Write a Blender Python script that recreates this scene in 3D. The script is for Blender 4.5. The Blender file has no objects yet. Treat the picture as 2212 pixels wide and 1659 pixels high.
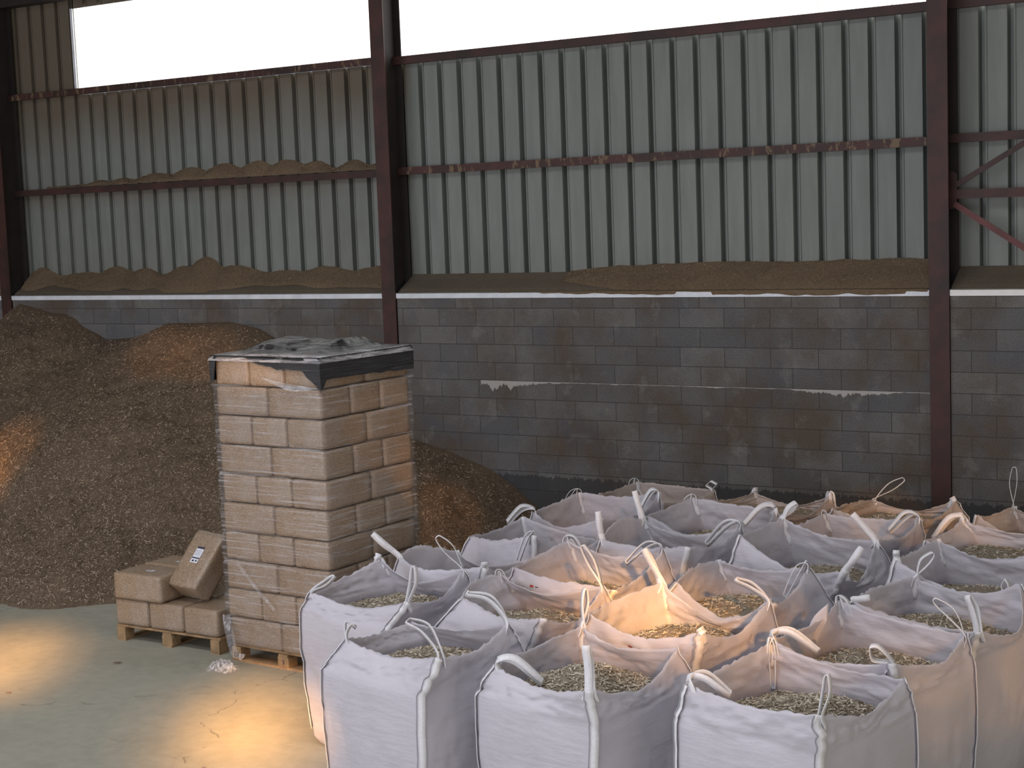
import bpy, math, random
import numpy as np
from mathutils import Vector, Matrix

# ------------------------------------------------------------------ camera, world, light, exposure
sc = bpy.context.scene
C = sc.collection
cam_d = bpy.data.cameras.new('camera'); cam_d.lens = 56.33; cam_d.sensor_width = 36.0; cam_d.clip_end = 200
cam = bpy.data.objects.new('camera', cam_d); C.objects.link(cam)
CF = Vector((-0.53300683, 0.83935237, -0.10673015)); CR = Vector((0.84574996, 0.53220799, -0.03823164)); CU = Vector((-0.02471282, 0.11064475, 0.99355272))
M = Matrix(((CR.x, CU.x, -CF.x, -8.4025), (CR.y, CU.y, -CF.y, -14.7844), (CR.z, CU.z, -CF.z, 3.6290), (0, 0, 0, 1)))
cam.matrix_world = M
sc.camera = cam

w = bpy.data.worlds.new('daylight'); sc.world = w; w.use_nodes = True
w.node_tree.nodes['Background'].inputs[0].default_value = (0.80, 0.88, 1.0, 1)
w.node_tree.nodes['Background'].inputs[1].default_value = 0.30

SUN_DIR = Vector((0.70, -1.0, 0.385)).normalized()          # towards the low sun
sun_d = bpy.data.lights.new('low_sun', 'SUN'); sun_d.energy = 40.0; sun_d.angle = math.radians(2.0); sun_d.color = (1.0, 0.47, 0.13)
sun = bpy.data.objects.new('low_sun', sun_d); C.objects.link(sun)
sun.rotation_euler = SUN_DIR.to_track_quat('Z', 'Y').to_euler(); sun.location = (0, -30, 20)

door_d = bpy.data.lights.new('open_side_daylight', 'AREA'); door_d.shape = 'RECTANGLE'; door_d.size = 26; door_d.size_y = 5.0
door_d.energy = 1250; door_d.color = (0.91, 0.90, 1.0)
door_l = bpy.data.objects.new('open_side_daylight', door_d); C.objects.link(door_l)
door_l.location = (-18.0, -19.3, 3.0); door_l.rotation_euler = (math.radians(90), 0, 0)

for k_, (x_, y_) in enumerate(((-16.5, -9.0), (-16.5, -15.0))):      # added overhead fill lamps, brighten the floor and bag insides
    rd = bpy.data.lights.new('overhead_fill', 'AREA'); rd.shape = 'RECTANGLE'; rd.size = 16; rd.size_y = 2.0; rd.energy = 420; rd.color = (0.95, 0.95, 1.0)
    ro = bpy.data.objects.new('overhead_fill', rd); C.objects.link(ro); ro.location = (x_, y_, 8.2 - 0.18*(y_+9))
gd = bpy.data.lights.new('right_fill_light', 'AREA'); gd.shape = 'RECTANGLE'; gd.size = 14; gd.size_y = 5.0; gd.energy = 520; gd.color = (1.0, 0.86, 0.68)  # warm fill lamp added on the right to lift the bags' right faces
go = bpy.data.objects.new('right_fill_light', gd); C.objects.link(go); go.location = (6.0, -9.0, 3.2); go.rotation_euler = (math.radians(90), 0, math.radians(90))

sc.view_settings.view_transform = 'Standard'; sc.view_settings.look = 'None'
sc.view_settings.exposure = 0.0; sc.view_settings.gamma = 1.0; sc.view_settings.use_curve_mapping = False
sc.cycles.max_bounces = 6; sc.cycles.diffuse_bounces = 3; sc.cycles.glossy_bounces = 2; sc.cycles.transmission_bounces = 3
sc.cycles.transparent_max_bounces = 8; sc.cycles.caustics_reflective = False; sc.cycles.caustics_refractive = False
sc.cycles.sample_clamp_indirect = 4

RNG = np.random.default_rng(7)

# ------------------------------------------------------------------ helpers
def tag(o, label=None, cat=None, group=None, kind=None):
    if label: o['label'] = label
    if cat: o['category'] = cat
    if group: o['group'] = group
    if kind: o['kind'] = kind
    return o
def link(name, me, mat=None, parent=None, loc=None, rot=None):
    o = bpy.data.objects.new(name, me); C.objects.link(o)
    if mat is not None and me is not None:
        for m in (mat if isinstance(mat, (list, tuple)) else [mat]): me.materials.append(m)
    if parent is not None: o.parent = parent
    if loc is not None: o.location = loc
    if rot is not None: o.rotation_euler = rot
    return o
def mesh_np(name, V, Q, smooth=False, mats=None):
    V = np.asarray(V, dtype=np.float32).reshape(-1, 3); Q = np.asarray(Q, dtype=np.int32)
    me = bpy.data.meshes.new(name); k = Q.shape[1]
    me.vertices.add(len(V)); me.vertices.foreach_set('co', V.ravel())
    me.loops.add(Q.size); me.loops.foreach_set('vertex_index', Q.ravel())
    me.polygons.add(len(Q)); me.polygons.foreach_set('loop_start', np.arange(0, Q.size, k, dtype=np.int32))
    if smooth: me.polygons.foreach_set('use_smooth', np.ones(len(Q), dtype=bool))
    if mats is not None: me.polygons.foreach_set('material_index', np.asarray(mats, dtype=np.int32))
    me.update(calc_edges=True); me.validate()
    return me
class MB:
    def __init__(s): s.v = []; s.f = []
    def quad_grid(s, P):                                       # P (n,m,3)
        n, m = P.shape[:2]; b = len(s.v); s.v += [tuple(p) for p in P.reshape(-1, 3)]
        for i in range(n - 1):
            for j in range(m - 1): s.f.append((b + i*m + j, b + i*m + j + 1, b + (i+1)*m + j + 1, b + (i+1)*m + j))
    def box(s, x0, x1, y0, y1, z0, z1):
        b = len(s.v)
        s.v += [(x0,y0,z0),(x1,y0,z0),(x1,y1,z0),(x0,y1,z0),(x0,y0,z1),(x1,y0,z1),(x1,y1,z1),(x0,y1,z1)]
        for f in ((0,3,2,1),(4,5,6,7),(0,1,5,4),(1,2,6,5),(2,3,7,6),(3,0,4,7)): s.f.append(tuple(b+i for i in f))
    def bar(s, a, b_, wd, th, up=(0, -1, 0)):                   # straight flat bar from a to b_
        a = Vector(a); b_ = Vector(b_); d = (b_ - a).normalized(); n = Vector(up).normalized(); sd = d.cross(n).normalized(); i0 = len(s.v)
        for p in (a, b_):
            for su, sv in ((-1,-1),(1,-1),(1,1),(-1,1)): s.v.append(tuple(p + sd*su*wd/2 + n*sv*th/2))
        for f in ((0,1,5,4),(1,2,6,5),(2,3,7,6),(3,0,4,7),(0,3,2,1),(4,5,6,7)): s.f.append(tuple(i0+i for i in f))
    def prism(s, poly, y0, y1, axis='y'):
        n = len(poly); b = len(s.v)
        for y in (y0, y1):
            for (u, v) in poly: s.v.append((u, y, v) if axis == 'y' else (y, u, v))
        s.f.append(tuple(b+i for i in range(n))); s.f.append(tuple(b+n+i for i in reversed(range(n))))
        for i in range(n): j = (i+1) % n; s.f.append((b+i, b+n+i, b+n+j, b+j))
    def mesh(s, name, smooth=False):
        me = bpy.data.meshes.new(name); me.from_pydata(s.v, [], s.f); me.update()
        if smooth:
            for p in me.polygons: p.use_smooth = True
        return me
    def build(s, name, mat, parent=None, loc=None, bevel=0, smooth=False):
        o = link(name, s.mesh(name, smooth), mat, parent, loc)
        if bevel: m = o.modifiers.new('bevel', 'BEVEL'); m.width = bevel; m.segments = 2; m.limit_method = 'ANGLE'
        return o
def sines(seed, n, fmin, fmax, dim=2):
    r = np.random.default_rng(seed); K = []
    for _ in range(n):
        d = r.normal(size=dim); d /= np.linalg.norm(d); f = math.exp(r.uniform(math.log(fmin), math.log(fmax)))
        K.append((d*f*2*math.pi, r.uniform(0, 6.28), 1.0/(f**0.8)))
    s = sum(k[2] for k in K)
    def fn(*X):
        o = 0
        for d, ph, a in K: o = o + a/s*np.sin(sum(d[i]*X[i] for i in range(dim)) + ph)
        return o*2.2
    return fn

# ------------------------------------------------------------------ materials
def new_mat(name):
    m = bpy.data.materials.new(name); m.use_nodes = True; nt = m.node_tree
    return m, nt, nt.nodes['Principled BSDF'], nt.nodes.new
def L(nt, a, b): nt.links.new(a, b)
def coords(nt, scale=(1, 1, 1), kind='Object', loc=(0, 0, 0), rot=(0, 0, 0)):
    tc = nt.nodes.new('ShaderNodeTexCoord'); mp = nt.nodes.new('ShaderNodeMapping'); mp.inputs['Scale'].default_value = scale
    mp.inputs['Location'].default_value = loc; mp.inputs['Rotation'].default_value = rot
    L(nt, tc.outputs[kind], mp.inputs[0]); return mp.outputs[0]
def noise(nt, vec, scale, detail=4, rough=0.55, dist=0):
    n = nt.nodes.new('ShaderNodeTexNoise'); n.inputs['Scale'].default_value = scale; n.inputs['Detail'].default_value = detail
    n.inputs['Roughness'].default_value = rough; n.inputs['Distortion'].default_value = dist; L(nt, vec, n.inputs['Vector']); return n.outputs[0]
def ramp(nt, fac, stops):
    r = nt.nodes.new('ShaderNodeValToRGB'); e = r.color_ramp.elements
    while len(e) < len(stops): e.new(0.5)
    for i, (p, c) in enumerate(stops): e[i].position = p; e[i].color = c if len(c) == 4 else (*c, 1)
    L(nt, fac, r.inputs[0]); return r.outputs[0]
def mix(nt, fac, a, b, mode='MIX'):
    m = nt.nodes.new('ShaderNodeMix'); m.data_type = 'RGBA'; m.blend_type = mode
    for s, v in ((m.inputs[0], fac), (m.inputs[6], a), (m.inputs[7], b)):
        if hasattr(v, 'links') or hasattr(v, 'is_linked'): L(nt, v, s)
        elif isinstance(v, (int, float)): s.default_value = v
        else: s.default_value = (*v, 1) if len(v) == 3 else v
    return m.outputs[2]
def math_(nt, op, a, b=None, clamp=False):
    m = nt.nodes.new('ShaderNodeMath'); m.operation = op; m.use_clamp = clamp
    for s, v in ((m.inputs[0], a), (m.inputs[1], b)):
        if v is None: continue
        if isinstance(v, (int, float)): s.default_value = v
        else: L(nt, v, s)
    return m.outputs[0]
def bump(nt, bsdf, h, strength=0.3, dist=0.01):
    b = nt.nodes.new('ShaderNodeBump'); b.inputs['Strength'].default_value = strength; b.inputs['Distance'].default_value = dist
    L(nt, h, b.inputs['Height']); L(nt, b.outputs[0], bsdf.inputs['Normal']); return b
def sep(nt, vec):
    s = nt.nodes.new('ShaderNodeSeparateXYZ'); L(nt, vec, s.inputs[0]); return s.outputs

def mat_concrete():
    m, nt, b, N = new_mat('concrete_floor'); v = coords(nt)
    n1 = noise(nt, v, 0.7, 6, 0.6); n2 = noise(nt, v, 9, 5, 0.6)
    vs = coords(nt, (1.2, 5, 1), rot=(0, 0, math.radians(35))); n3 = noise(nt, vs, 2.2, 6, 0.7, 0.6)
    c = ramp(nt, n1, [(0.3, (0.30, 0.295, 0.23)), (0.7, (0.42, 0.41, 0.33))])
    c = mix(nt, 0.35, c, ramp(nt, n2, [(0.3, (0.26, 0.25, 0.20)), (0.7, (0.44, 0.43, 0.36))]))
    c = mix(nt, math_(nt, 'MULTIPLY', ramp(nt, n3, [(0.0, (0, 0, 0)), (0.30, (1, 1, 1)), (0.37, (0, 0, 0)), (1, (0, 0, 0))]), 0.35), c, (0.15, 0.14, 0.12))
    vo = nt.nodes.new('ShaderNodeTexVoronoi'); vo.feature = 'DISTANCE_TO_EDGE'; vo.inputs['Scale'].default_value = 0.32
    vd = nt.nodes.new('ShaderNodeVectorMath'); vd.operation = 'ADD'; L(nt, v, vd.inputs[0])
    nn = nt.nodes.new('ShaderNodeTexNoise'); nn.inputs['Scale'].default_value = 1.6; nn.inputs['Detail'].default_value = 6; L(nt, v, nn.inputs['Vector'])
    sc_ = nt.nodes.new('ShaderNodeVectorMath'); sc_.operation = 'SCALE'; sc_.inputs[3].default_value = 0.9; L(nt, nn.outputs[1], sc_.inputs[0]); L(nt, sc_.outputs[0], vd.inputs[1])
    L(nt, vd.outputs[0], vo.inputs['Vector'])
    crack = math_(nt, 'LESS_THAN', vo.outputs['Distance'], 0.0028)
    crack = math_(nt, 'MULTIPLY', crack, math_(nt, 'GREATER_THAN', noise(nt, v, 3.1, 3), 0.50))
    c = mix(nt, math_(nt, 'MULTIPLY', crack, 0.55), c, (0.10, 0.10, 0.085))
    L(nt, c, b.inputs['Base Color']); b.inputs['Roughness'].default_value = 0.62
    bump(nt, b, n2, 0.15, 0.004); return m
def mat_blocks():
    m, nt, b, N = new_mat('concrete_block'); 
    tc = nt.nodes.new('ShaderNodeTexCoord'); o = sep(nt, tc.outputs['Object'])
    cb = nt.nodes.new('ShaderNodeCombineXYZ'); L(nt, o[0], cb.inputs[0]); L(nt, math_(nt, 'ADD', o[2], 0.017), cb.inputs[1])
    br = nt.nodes.new('ShaderNodeTexBrick'); L(nt, cb.outputs[0], br.inputs[0]); br.inputs['Scale'].default_value = 1.0
    br.inputs['Brick Width'].default_value = 0.5; br.inputs['Row Height'].default_value = 0.2; br.inputs['Mortar Size'].default_value = 0.0035; br.inputs['Mortar Smooth'].default_value = 0.3
    br.offset = 0.46; br.offset_frequency = 2; br.squash = 1
    br.inputs['Color1'].default_value = (0.115, 0.115, 0.115, 1); br.inputs['Color2'].default_value = (0.165, 0.16, 0.15, 1); br.inputs['Mortar'].default_value = (0.05, 0.048, 0.045, 1)
    v = coords(nt); n1 = noise(nt, v, 1.1, 5, 0.6); n2 = noise(nt, v, 3.2, 5, 0.65); n3 = noise(nt, v, 60, 3, 0.6); n4 = noise(nt, coords(nt, (1, 1, 1), loc=(5, 3, 1)), 2.0, 4, 0.6)
    c = mix(nt, ramp(nt, n1, [(0.42, (0, 0, 0)), (0.62, (0.85, 0.85, 0.85))]), br.outputs[0], (0.098, 0.072, 0.05), 'MIX')
    c = mix(nt, ramp(nt, n4, [(0.52, (0, 0, 0)), (0.75, (0.8, 0.8, 0.8))]), c, (0.085, 0.09, 0.105))
    c = mix(nt, ramp(nt, n2, [(0.56, (0, 0, 0)), (0.72, (0.5, 0.5, 0.5))]), c, (0.24, 0.235, 0.22))
    c = mix(nt, 0.35, c, ramp(nt, n3, [(0.3, (0.3, 0.3, 0.3)), (0.7, (0.85, 0.85, 0.85))]), 'OVERLAY')
    # mortar joints stay darker than stains
    c = mix(nt, math_(nt, 'MULTIPLY', br.outputs[1], 0.6), c, (0.045, 0.042, 0.038))
    # old damp line: dark band with ragged upper edge low on the wall, white bloom under one course
    nz = noise(nt, coords(nt, (14, 1, 1.4)), 1.0, 4, 0.7)
    zz = math_(nt, 'ADD', o[2], math_(nt, 'MULTIPLY', math_(nt, 'SUBTRACT', nz, 0.5), 0.22))
    band = math_(nt, 'MULTIPLY', math_(nt, 'LESS_THAN', zz, 0.74), math_(nt, 'GREATER_THAN', zz, 0.30))
    c = mix(nt, math_(nt, 'MULTIPLY', band, 0.7), c, (0.03, 0.03, 0.032))
    nb = noise(nt, coords(nt, (9, 1, 1)), 1.0, 5, 0.75); nx = noise(nt, coords(nt, (0.55, 1, 0.01), loc=(0.35, 0, 0)), 1.0, 2, 0.5)
    low = math_(nt, 'SUBTRACT', 1.782, math_(nt, 'MULTIPLY', math_(nt, 'MAXIMUM', math_(nt, 'SUBTRACT', nb, 0.30), 0.02), math_(nt, 'MULTIPLY', math_(nt, 'MAXIMUM', math_(nt, 'SUBTRACT', nx, 0.50), 0.012), 2.2)))
    bl = math_(nt, 'MULTIPLY', math_(nt, 'LESS_THAN', o[2], 1.782), math_(nt, 'GREATER_THAN', o[2], low))
    bl = math_(nt, 'MULTIPLY', bl, math_(nt, 'LESS_THAN', math_(nt, 'ABSOLUTE', math_(nt, 'ADD', o[0], 15.6)), 2.6))
    c = mix(nt, math_(nt, 'MULTIPLY', bl, 0.8), c, (0.55, 0.52, 0.48))
    L(nt, c, b.inputs['Base Color']); b.inputs['Roughness'].default_value = 0.9
    h = math_(nt, 'ADD', math_(nt, 'MULTIPLY', br.outputs[1], -1.0), math_(nt, 'MULTIPLY', n3, 0.25)); bump(nt, b, h, 0.6, 0.006)
    return m
def mat_cladding():
    m, nt, b, N = new_mat('painted_cladding'); tc = nt.nodes.new('ShaderNodeTexCoord'); o = sep(nt, tc.outputs['Object'])
    v = coords(nt); n1 = noise(nt, v, 0.8, 5, 0.6); n2 = noise(nt, coords(nt, (3, 3, 0.4)), 3.0, 4, 0.6)
    c = ramp(nt, n2, [(0.3, (0.205, 0.225, 0.205)), (0.7, (0.255, 0.275, 0.255))])
    # sawdust clinging to the sheet: heavy in the bay by the heap and above every rail
    left = math_(nt, 'MULTIPLY', math_(nt, 'SUBTRACT', -19.2, o[0]), 8.0, True)
    hi = math_(nt, 'MULTIPLY', math_(nt, 'SUBTRACT', o[2], 4.55), 1.2, True)
    d = math_(nt, 'ADD', math_(nt, 'MULTIPLY', hi, 1.1), math_(nt, 'MULTIPLY', math_(nt, 'SUBTRACT', n1, 0.42), 1.3))
    und = math_(nt, 'MULTIPLY', math_(nt, 'SUBTRACT', 1.0, math_(nt, 'MULTIPLY', math_(nt, 'SUBTRACT', 4.10, o[2]), 4.0)), math_(nt, 'LESS_THAN', o[2], 4.10), True)
    d = math_(nt, 'ADD', d, math_(nt, 'MULTIPLY', und, 0.55))
    d = math_(nt, 'MULTIPLY', math_(nt, 'MULTIPLY', d, left, True), 0.85)
    base = math_(nt, 'MULTIPLY', math_(nt, 'SUBTRACT', 3.25, o[2]), 0.5, True); d = math_(nt, 'ADD', d, math_(nt, 'MULTIPLY', base, n1), True)
    c = mix(nt, d, c, (0.150, 0.115, 0.075))
    L(nt, c, b.inputs['Base Color']); b.inputs['Roughness'].default_value = 0.55; b.inputs['Specular IOR Level'].default_value = 0.3
    return m
def mat_steel(name='red_oxide_steel', base=(0.072, 0.027, 0.021), dark=(0.030, 0.018, 0.013), dust=0.0):
    m, nt, b, N = new_mat(name); v = coords(nt); n = noise(nt, v, 2.3, 5, 0.65)
    c = ramp(nt, n, [(0.35, dark), (0.6, base)])
    if dust:
        nd = noise(nt, coords(nt, (14, 1, 5)), 1.0, 4, 0.7); c = mix(nt, ramp(nt, nd, [(0.55, (0, 0, 0)), (0.6, (dust, dust, dust))]), c, (0.20, 0.135, 0.075))
    L(nt, c, b.inputs['Base Color']); b.inputs['Roughness'].default_value = 0.6; return m
def simple(name, col, rough=0.6, var=0.0, scale=6.0, metal=0.0, bmp=0.0, spec=0.5):
    m, nt, b, N = new_mat(name); b.inputs['Roughness'].default_value = rough; b.inputs['Metallic'].default_value = metal; b.inputs['Specular IOR Level'].default_value = spec
    if var or bmp:
        n = noise(nt, coords(nt), scale, 5, 0.6)
        L(nt, ramp(nt, n, [(0.3, tuple(x*(1-var) for x in col)), (0.7, tuple(min(1, x*(1+var)) for x in col))]), b.inputs['Base Color'])
        if bmp: bump(nt, b, n, bmp, 0.01)
    else: b.inputs['Base Color'].default_value = (*col, 1)
    return m
def mat_shavings(name, cols):
    m, nt, b, N = new_mat(name); g = nt.nodes.new('ShaderNodeNewGeometry')
    c = ramp(nt, g.outputs['Random Per Island'], [(0.0, cols[0]), (0.45, cols[1]), (1.0, cols[2])])
    n = noise(nt, coords(nt), 1.3, 4, 0.6); c = mix(nt, 0.5, c, ramp(nt, n, [(0.3, (0.6, 0.6, 0.6)), (0.7, (1, 1, 1))]), 'MULTIPLY')
    L(nt, c, b.inputs['Base Color']); b.inputs['Roughness'].default_value = 0.85; b.inputs['Specular IOR Level'].default_value = 0.2
    return m
def mat_heap(name, cols):
    m, nt, b, N = new_mat(name); v = coords(nt); n = noise(nt, v, 55, 4, 0.7, 1.5); n1 = noise(nt, v, 1.2, 4, 0.6)
    c = ramp(nt, n, [(0.28, cols[0]), (0.55, cols[1]), (0.75, cols[2])])
    c = mix(nt, 0.5, c, ramp(nt, n1, [(0.3, (0.62, 0.62, 0.62)), (0.7, (1, 1, 1))]), 'MULTIPLY')
    L(nt, c, b.inputs['Base Color']); b.inputs['Roughness'].default_value = 0.95; b.inputs['Specular IOR Level'].default_value = 0.1; bump(nt, b, n, 0.8, 0.02); return m
def mat_fabric(name, col, tr):
    m, nt, b, N = new_mat(name); b.inputs['Base Color'].default_value = (*col, 1); b.inputs['Roughness'].default_value = 0.38; b.inputs['Specular IOR Level'].default_value = 0.5
    v = coords(nt); n1 = noise(nt, coords(nt, (1, 1, 0.45)), 4, 3, 0.5, 1.6); n2 = noise(nt, v, 28, 3, 0.6)
    wv = nt.nodes.new('ShaderNodeTexNoise'); wv.inputs['Scale'].default_value = 1; wv.inputs['Detail'].default_value = 5; L(nt, coords(nt, (5, 5, 26), rot=(0.12, 0.1, 0)), wv.inputs['Vector'])
    h = math_(nt, 'ADD', n1, math_(nt, 'ADD', math_(nt, 'MULTIPLY', n2, 0.15), math_(nt, 'MULTIPLY', wv.outputs[0], 0.75)))
    bp = bump(nt, b, h, 0.28, 0.03)
    L(nt, mix(nt, ramp(nt, noise(nt, v, 2.6, 5, 0.7), [(0.5, (0, 0, 0)), (0.8, (0.35, 0.35, 0.35))]), col, tuple(c*0.72 for c in col)), b.inputs['Base Color'])
    t = nt.nodes.new('ShaderNodeBsdfTranslucent'); t.inputs[0].default_value = (*col, 1); L(nt, bp.outputs[0], t.inputs['Normal'])
    ms = nt.nodes.new('ShaderNodeMixShader'); ms.inputs[0].default_value = tr
    out = nt.nodes['Material Output']; L(nt, b.outputs[0], ms.inputs[1]); L(nt, t.outputs[0], ms.inputs[2]); L(nt, ms.outputs[0], out.inputs[0]); return m
def mat_bale():
    m, nt, b, N = new_mat('pressed_shavings_bale'); v = coords(nt, (1, 1, 1.6)); n = noise(nt, v, 70, 4, 0.75, 1.0); n1 = noise(nt, coords(nt), 2.5, 3, 0.6)
    c = ramp(nt, n, [(0.30, (0.15, 0.09, 0.045)), (0.5, (0.335, 0.235, 0.145)), (0.70, (0.58, 0.455, 0.315))])
    oi = nt.nodes.new('ShaderNodeObjectInfo')
    c = mix(nt, 1.0, c, ramp(nt, oi.outputs['Random'], [(0.0, (0.85, 0.83, 0.82)), (1.0, (1, 1, 1))]), 'MULTIPLY')
    c = mix(nt, ramp(nt, n1, [(0.45, (0, 0, 0)), (0.75, (0.35, 0.35, 0.35))]), c, (0.50, 0.46, 0.43))
    L(nt, c, b.inputs['Base Color']); b.inputs['Roughness'].default_value = 0.7; b.inputs['Coat Weight'].default_value = 0.6; b.inputs['Coat Roughness'].default_value = 0.28
    bump(nt, b, n, 0.35, 0.008); return m
def mat_film(name, scale=(1.0, 1.0, 34), lo=0.06, hi=0.6, thr=(0.56, 0.68), rot=(0.05, 0.07, 0)):
    m, nt, b, N = new_mat(name); v = coords(nt, scale, rot=rot); n = noise(nt, v, 1.6, 6, 0.72, 0.5)
    f = ramp(nt, n, [(0.0, (lo,)*3), (thr[0], (lo,)*3), (thr[1], (hi,)*3)])
    b.inputs['Base Color'].default_value = (0.78, 0.78, 0.80, 1); b.inputs['Roughness'].default_value = 0.22; b.inputs['Specular IOR Level'].default_value = 0.8
    bump(nt, b, n, 0.6, 0.02)
    t = nt.nodes.new('ShaderNodeBsdfTransparent'); t.inputs[0].default_value = (0.95, 0.95, 0.955, 1)
    ms = nt.nodes.new('ShaderNodeMixShader'); L(nt, f, ms.inputs[0]); L(nt, t.outputs[0], ms.inputs[1]); L(nt, b.outputs[0], ms.inputs[2]); L(nt, ms.outputs[0], nt.nodes['Material Output'].inputs[0]); return m
def mat_black():
    m, nt, b, N = new_mat('black_polythene'); v = coords(nt, (1.5, 1.5, 30), rot=(0.04, -0.05, 0)); n = noise(nt, v, 1.7, 6, 0.7, 0.4)
    L(nt, ramp(nt, n, [(0.5, (0.013, 0.014, 0.017)), (0.62, (0.03, 0.032, 0.037)), (0.74, (0.13, 0.135, 0.15))]), b.inputs['Base Color'])  # gloss streaks of the film wrap painted into the black base colour
    b.inputs['Roughness'].default_value = 0.22; b.inputs['Specular IOR Level'].default_value = 0.7; bump(nt, b, n, 0.7, 0.02); return m
def mat_pane():
    m, nt, b, N = new_mat('daylit_translucent_sheet'); v = coords(nt, (1, 1, 1)); o = sep(nt, v)
    e = nt.nodes.new('ShaderNodeEmission'); e.inputs[1].default_value = 2.6
    # faint sheet laps every rib and dust at the foot of the sheet
    fr = math_(nt, 'ABSOLUTE', math_(nt, 'SUBTRACT', math_(nt, 'FRACT', math_(nt, 'DIVIDE', o[0], 1.06)), 0.5))
    ln = math_(nt, 'MULTIPLY', math_(nt, 'LESS_THAN', fr, 0.004), math_(nt, 'GREATER_THAN', noise(nt, v, 2.2, 3), 0.50))
    nz = noise(nt, coords(nt, (22, 1, 2)), 1.0, 4, 0.8)
    foot = math_(nt, 'LESS_THAN', o[2], math_(nt, 'ADD', 5.40, math_(nt, 'MULTIPLY', math_(nt, 'MAXIMUM', math_(nt, 'SUBTRACT', nz, 0.5), 0.0), 0.55)))
    d = math_(nt, 'MAXIMUM', math_(nt, 'MULTIPLY', ln, 0.75), math_(nt, 'MULTIPLY', foot, 0.8))
    L(nt, mix(nt, d, (1.0, 0.985, 0.97), (0.16, 0.13, 0.09)), e.inputs[0])
    L(nt, e.outputs[0], nt.nodes['Material Output'].inputs[0]); return m

MT = dict(floor=mat_concrete(), block=mat_blocks(), clad=mat_cladding(), steel=mat_steel(), steel_dusty=mat_steel('dusty_red_oxide_steel', dust=0.9),
    web=simple('dark_steel', (0.022, 0.016, 0.015), 0.7, 0.3, 4),  # near-black steel tone for column webs, rear flanges and the eaves beam
    galv=simple('galvanised_flashing', (0.80, 0.84, 0.88), 0.45, 0.12, 5), white=simple('white_painted_flashing', (0.93, 0.92, 0.88), 0.5, 0.05, 8),
    mortar=mat_heap('dusty_mortar', [(0.15, 0.125, 0.09), (0.21, 0.175, 0.13), (0.25, 0.21, 0.155)]),
    drift=mat_heap('sawdust_drift', [(0.15, 0.105, 0.065), (0.28, 0.205, 0.13), (0.38, 0.285, 0.19)]),
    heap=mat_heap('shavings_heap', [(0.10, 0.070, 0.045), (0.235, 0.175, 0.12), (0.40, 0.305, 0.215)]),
    chip=mat_shavings('shaving_curls', [(0.15, 0.105, 0.068), (0.31, 0.235, 0.165), (0.58, 0.46, 0.34)]),
    driftchip=mat_shavings('sawdust_flecks', [(0.17, 0.125, 0.08), (0.27, 0.205, 0.135), (0.42, 0.33, 0.23)]),
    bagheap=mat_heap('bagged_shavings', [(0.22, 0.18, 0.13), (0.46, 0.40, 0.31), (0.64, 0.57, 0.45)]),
    bagchip=mat_shavings('bagged_curls', [(0.30, 0.245, 0.18), (0.62, 0.545, 0.42), (0.86, 0.79, 0.65)]),
    bag=mat_fabric('woven_white_polypropylene', (0.775, 0.755, 0.805), 0.34), bagold=mat_fabric('dusty_woven_polypropylene', (0.70, 0.63, 0.60), 0.30), strap=simple('white_webbing', (0.80, 0.80, 0.82), 0.6, 0.06, 60), seam=simple('grey_seam_thread', (0.38, 0.38, 0.42), 0.8),
    bale=mat_bale(), film=mat_film('clear_stretch_film', lo=0.045, hi=0.42, thr=(0.53, 0.64)), scrapfilm=mat_film('crumpled_clear_film', (9, 9, 9), 0.15, 0.85, (0.45, 0.6)), black=mat_black(),
    rimfilm=mat_film('milky_gathered_film', (2, 2, 14), 0.22, 0.62, (0.45, 0.62)), tailfilm=mat_film('loose_clear_film', (9, 9, 3), 0.16, 0.6, (0.50, 0.62)),
    pallet=simple('pallet_wood', (0.33, 0.215, 0.11), 0.8, 0.35, 9, bmp=0.3), paper=simple('white_paper', (0.72, 0.74, 0.80), 0.6), ink=simple('dark_ink', (0.03, 0.03, 0.05), 0.6),
    red=simple('red_ink', (0.45, 0.08, 0.06), 0.6), green=simple('green_ink', (0.12, 0.28, 0.10), 0.6), pane=mat_pane(), roof=simple('roof_underside', (0.07, 0.068, 0.06), 0.8, 0.2, 2))

# ------------------------------------------------------------------ the setting
fb = MB(); fb.quad_grid(np.array([[(x, y, 0.0) for y in np.linspace(-32, 1.0, 4)] for x in np.linspace(-40, 12, 5)]))
fl = MB(); fl.box(-42, 18, -32, 0.9, -0.25, 0.0); tag(fl.build('floor', MT['floor']), kind='structure')

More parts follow.
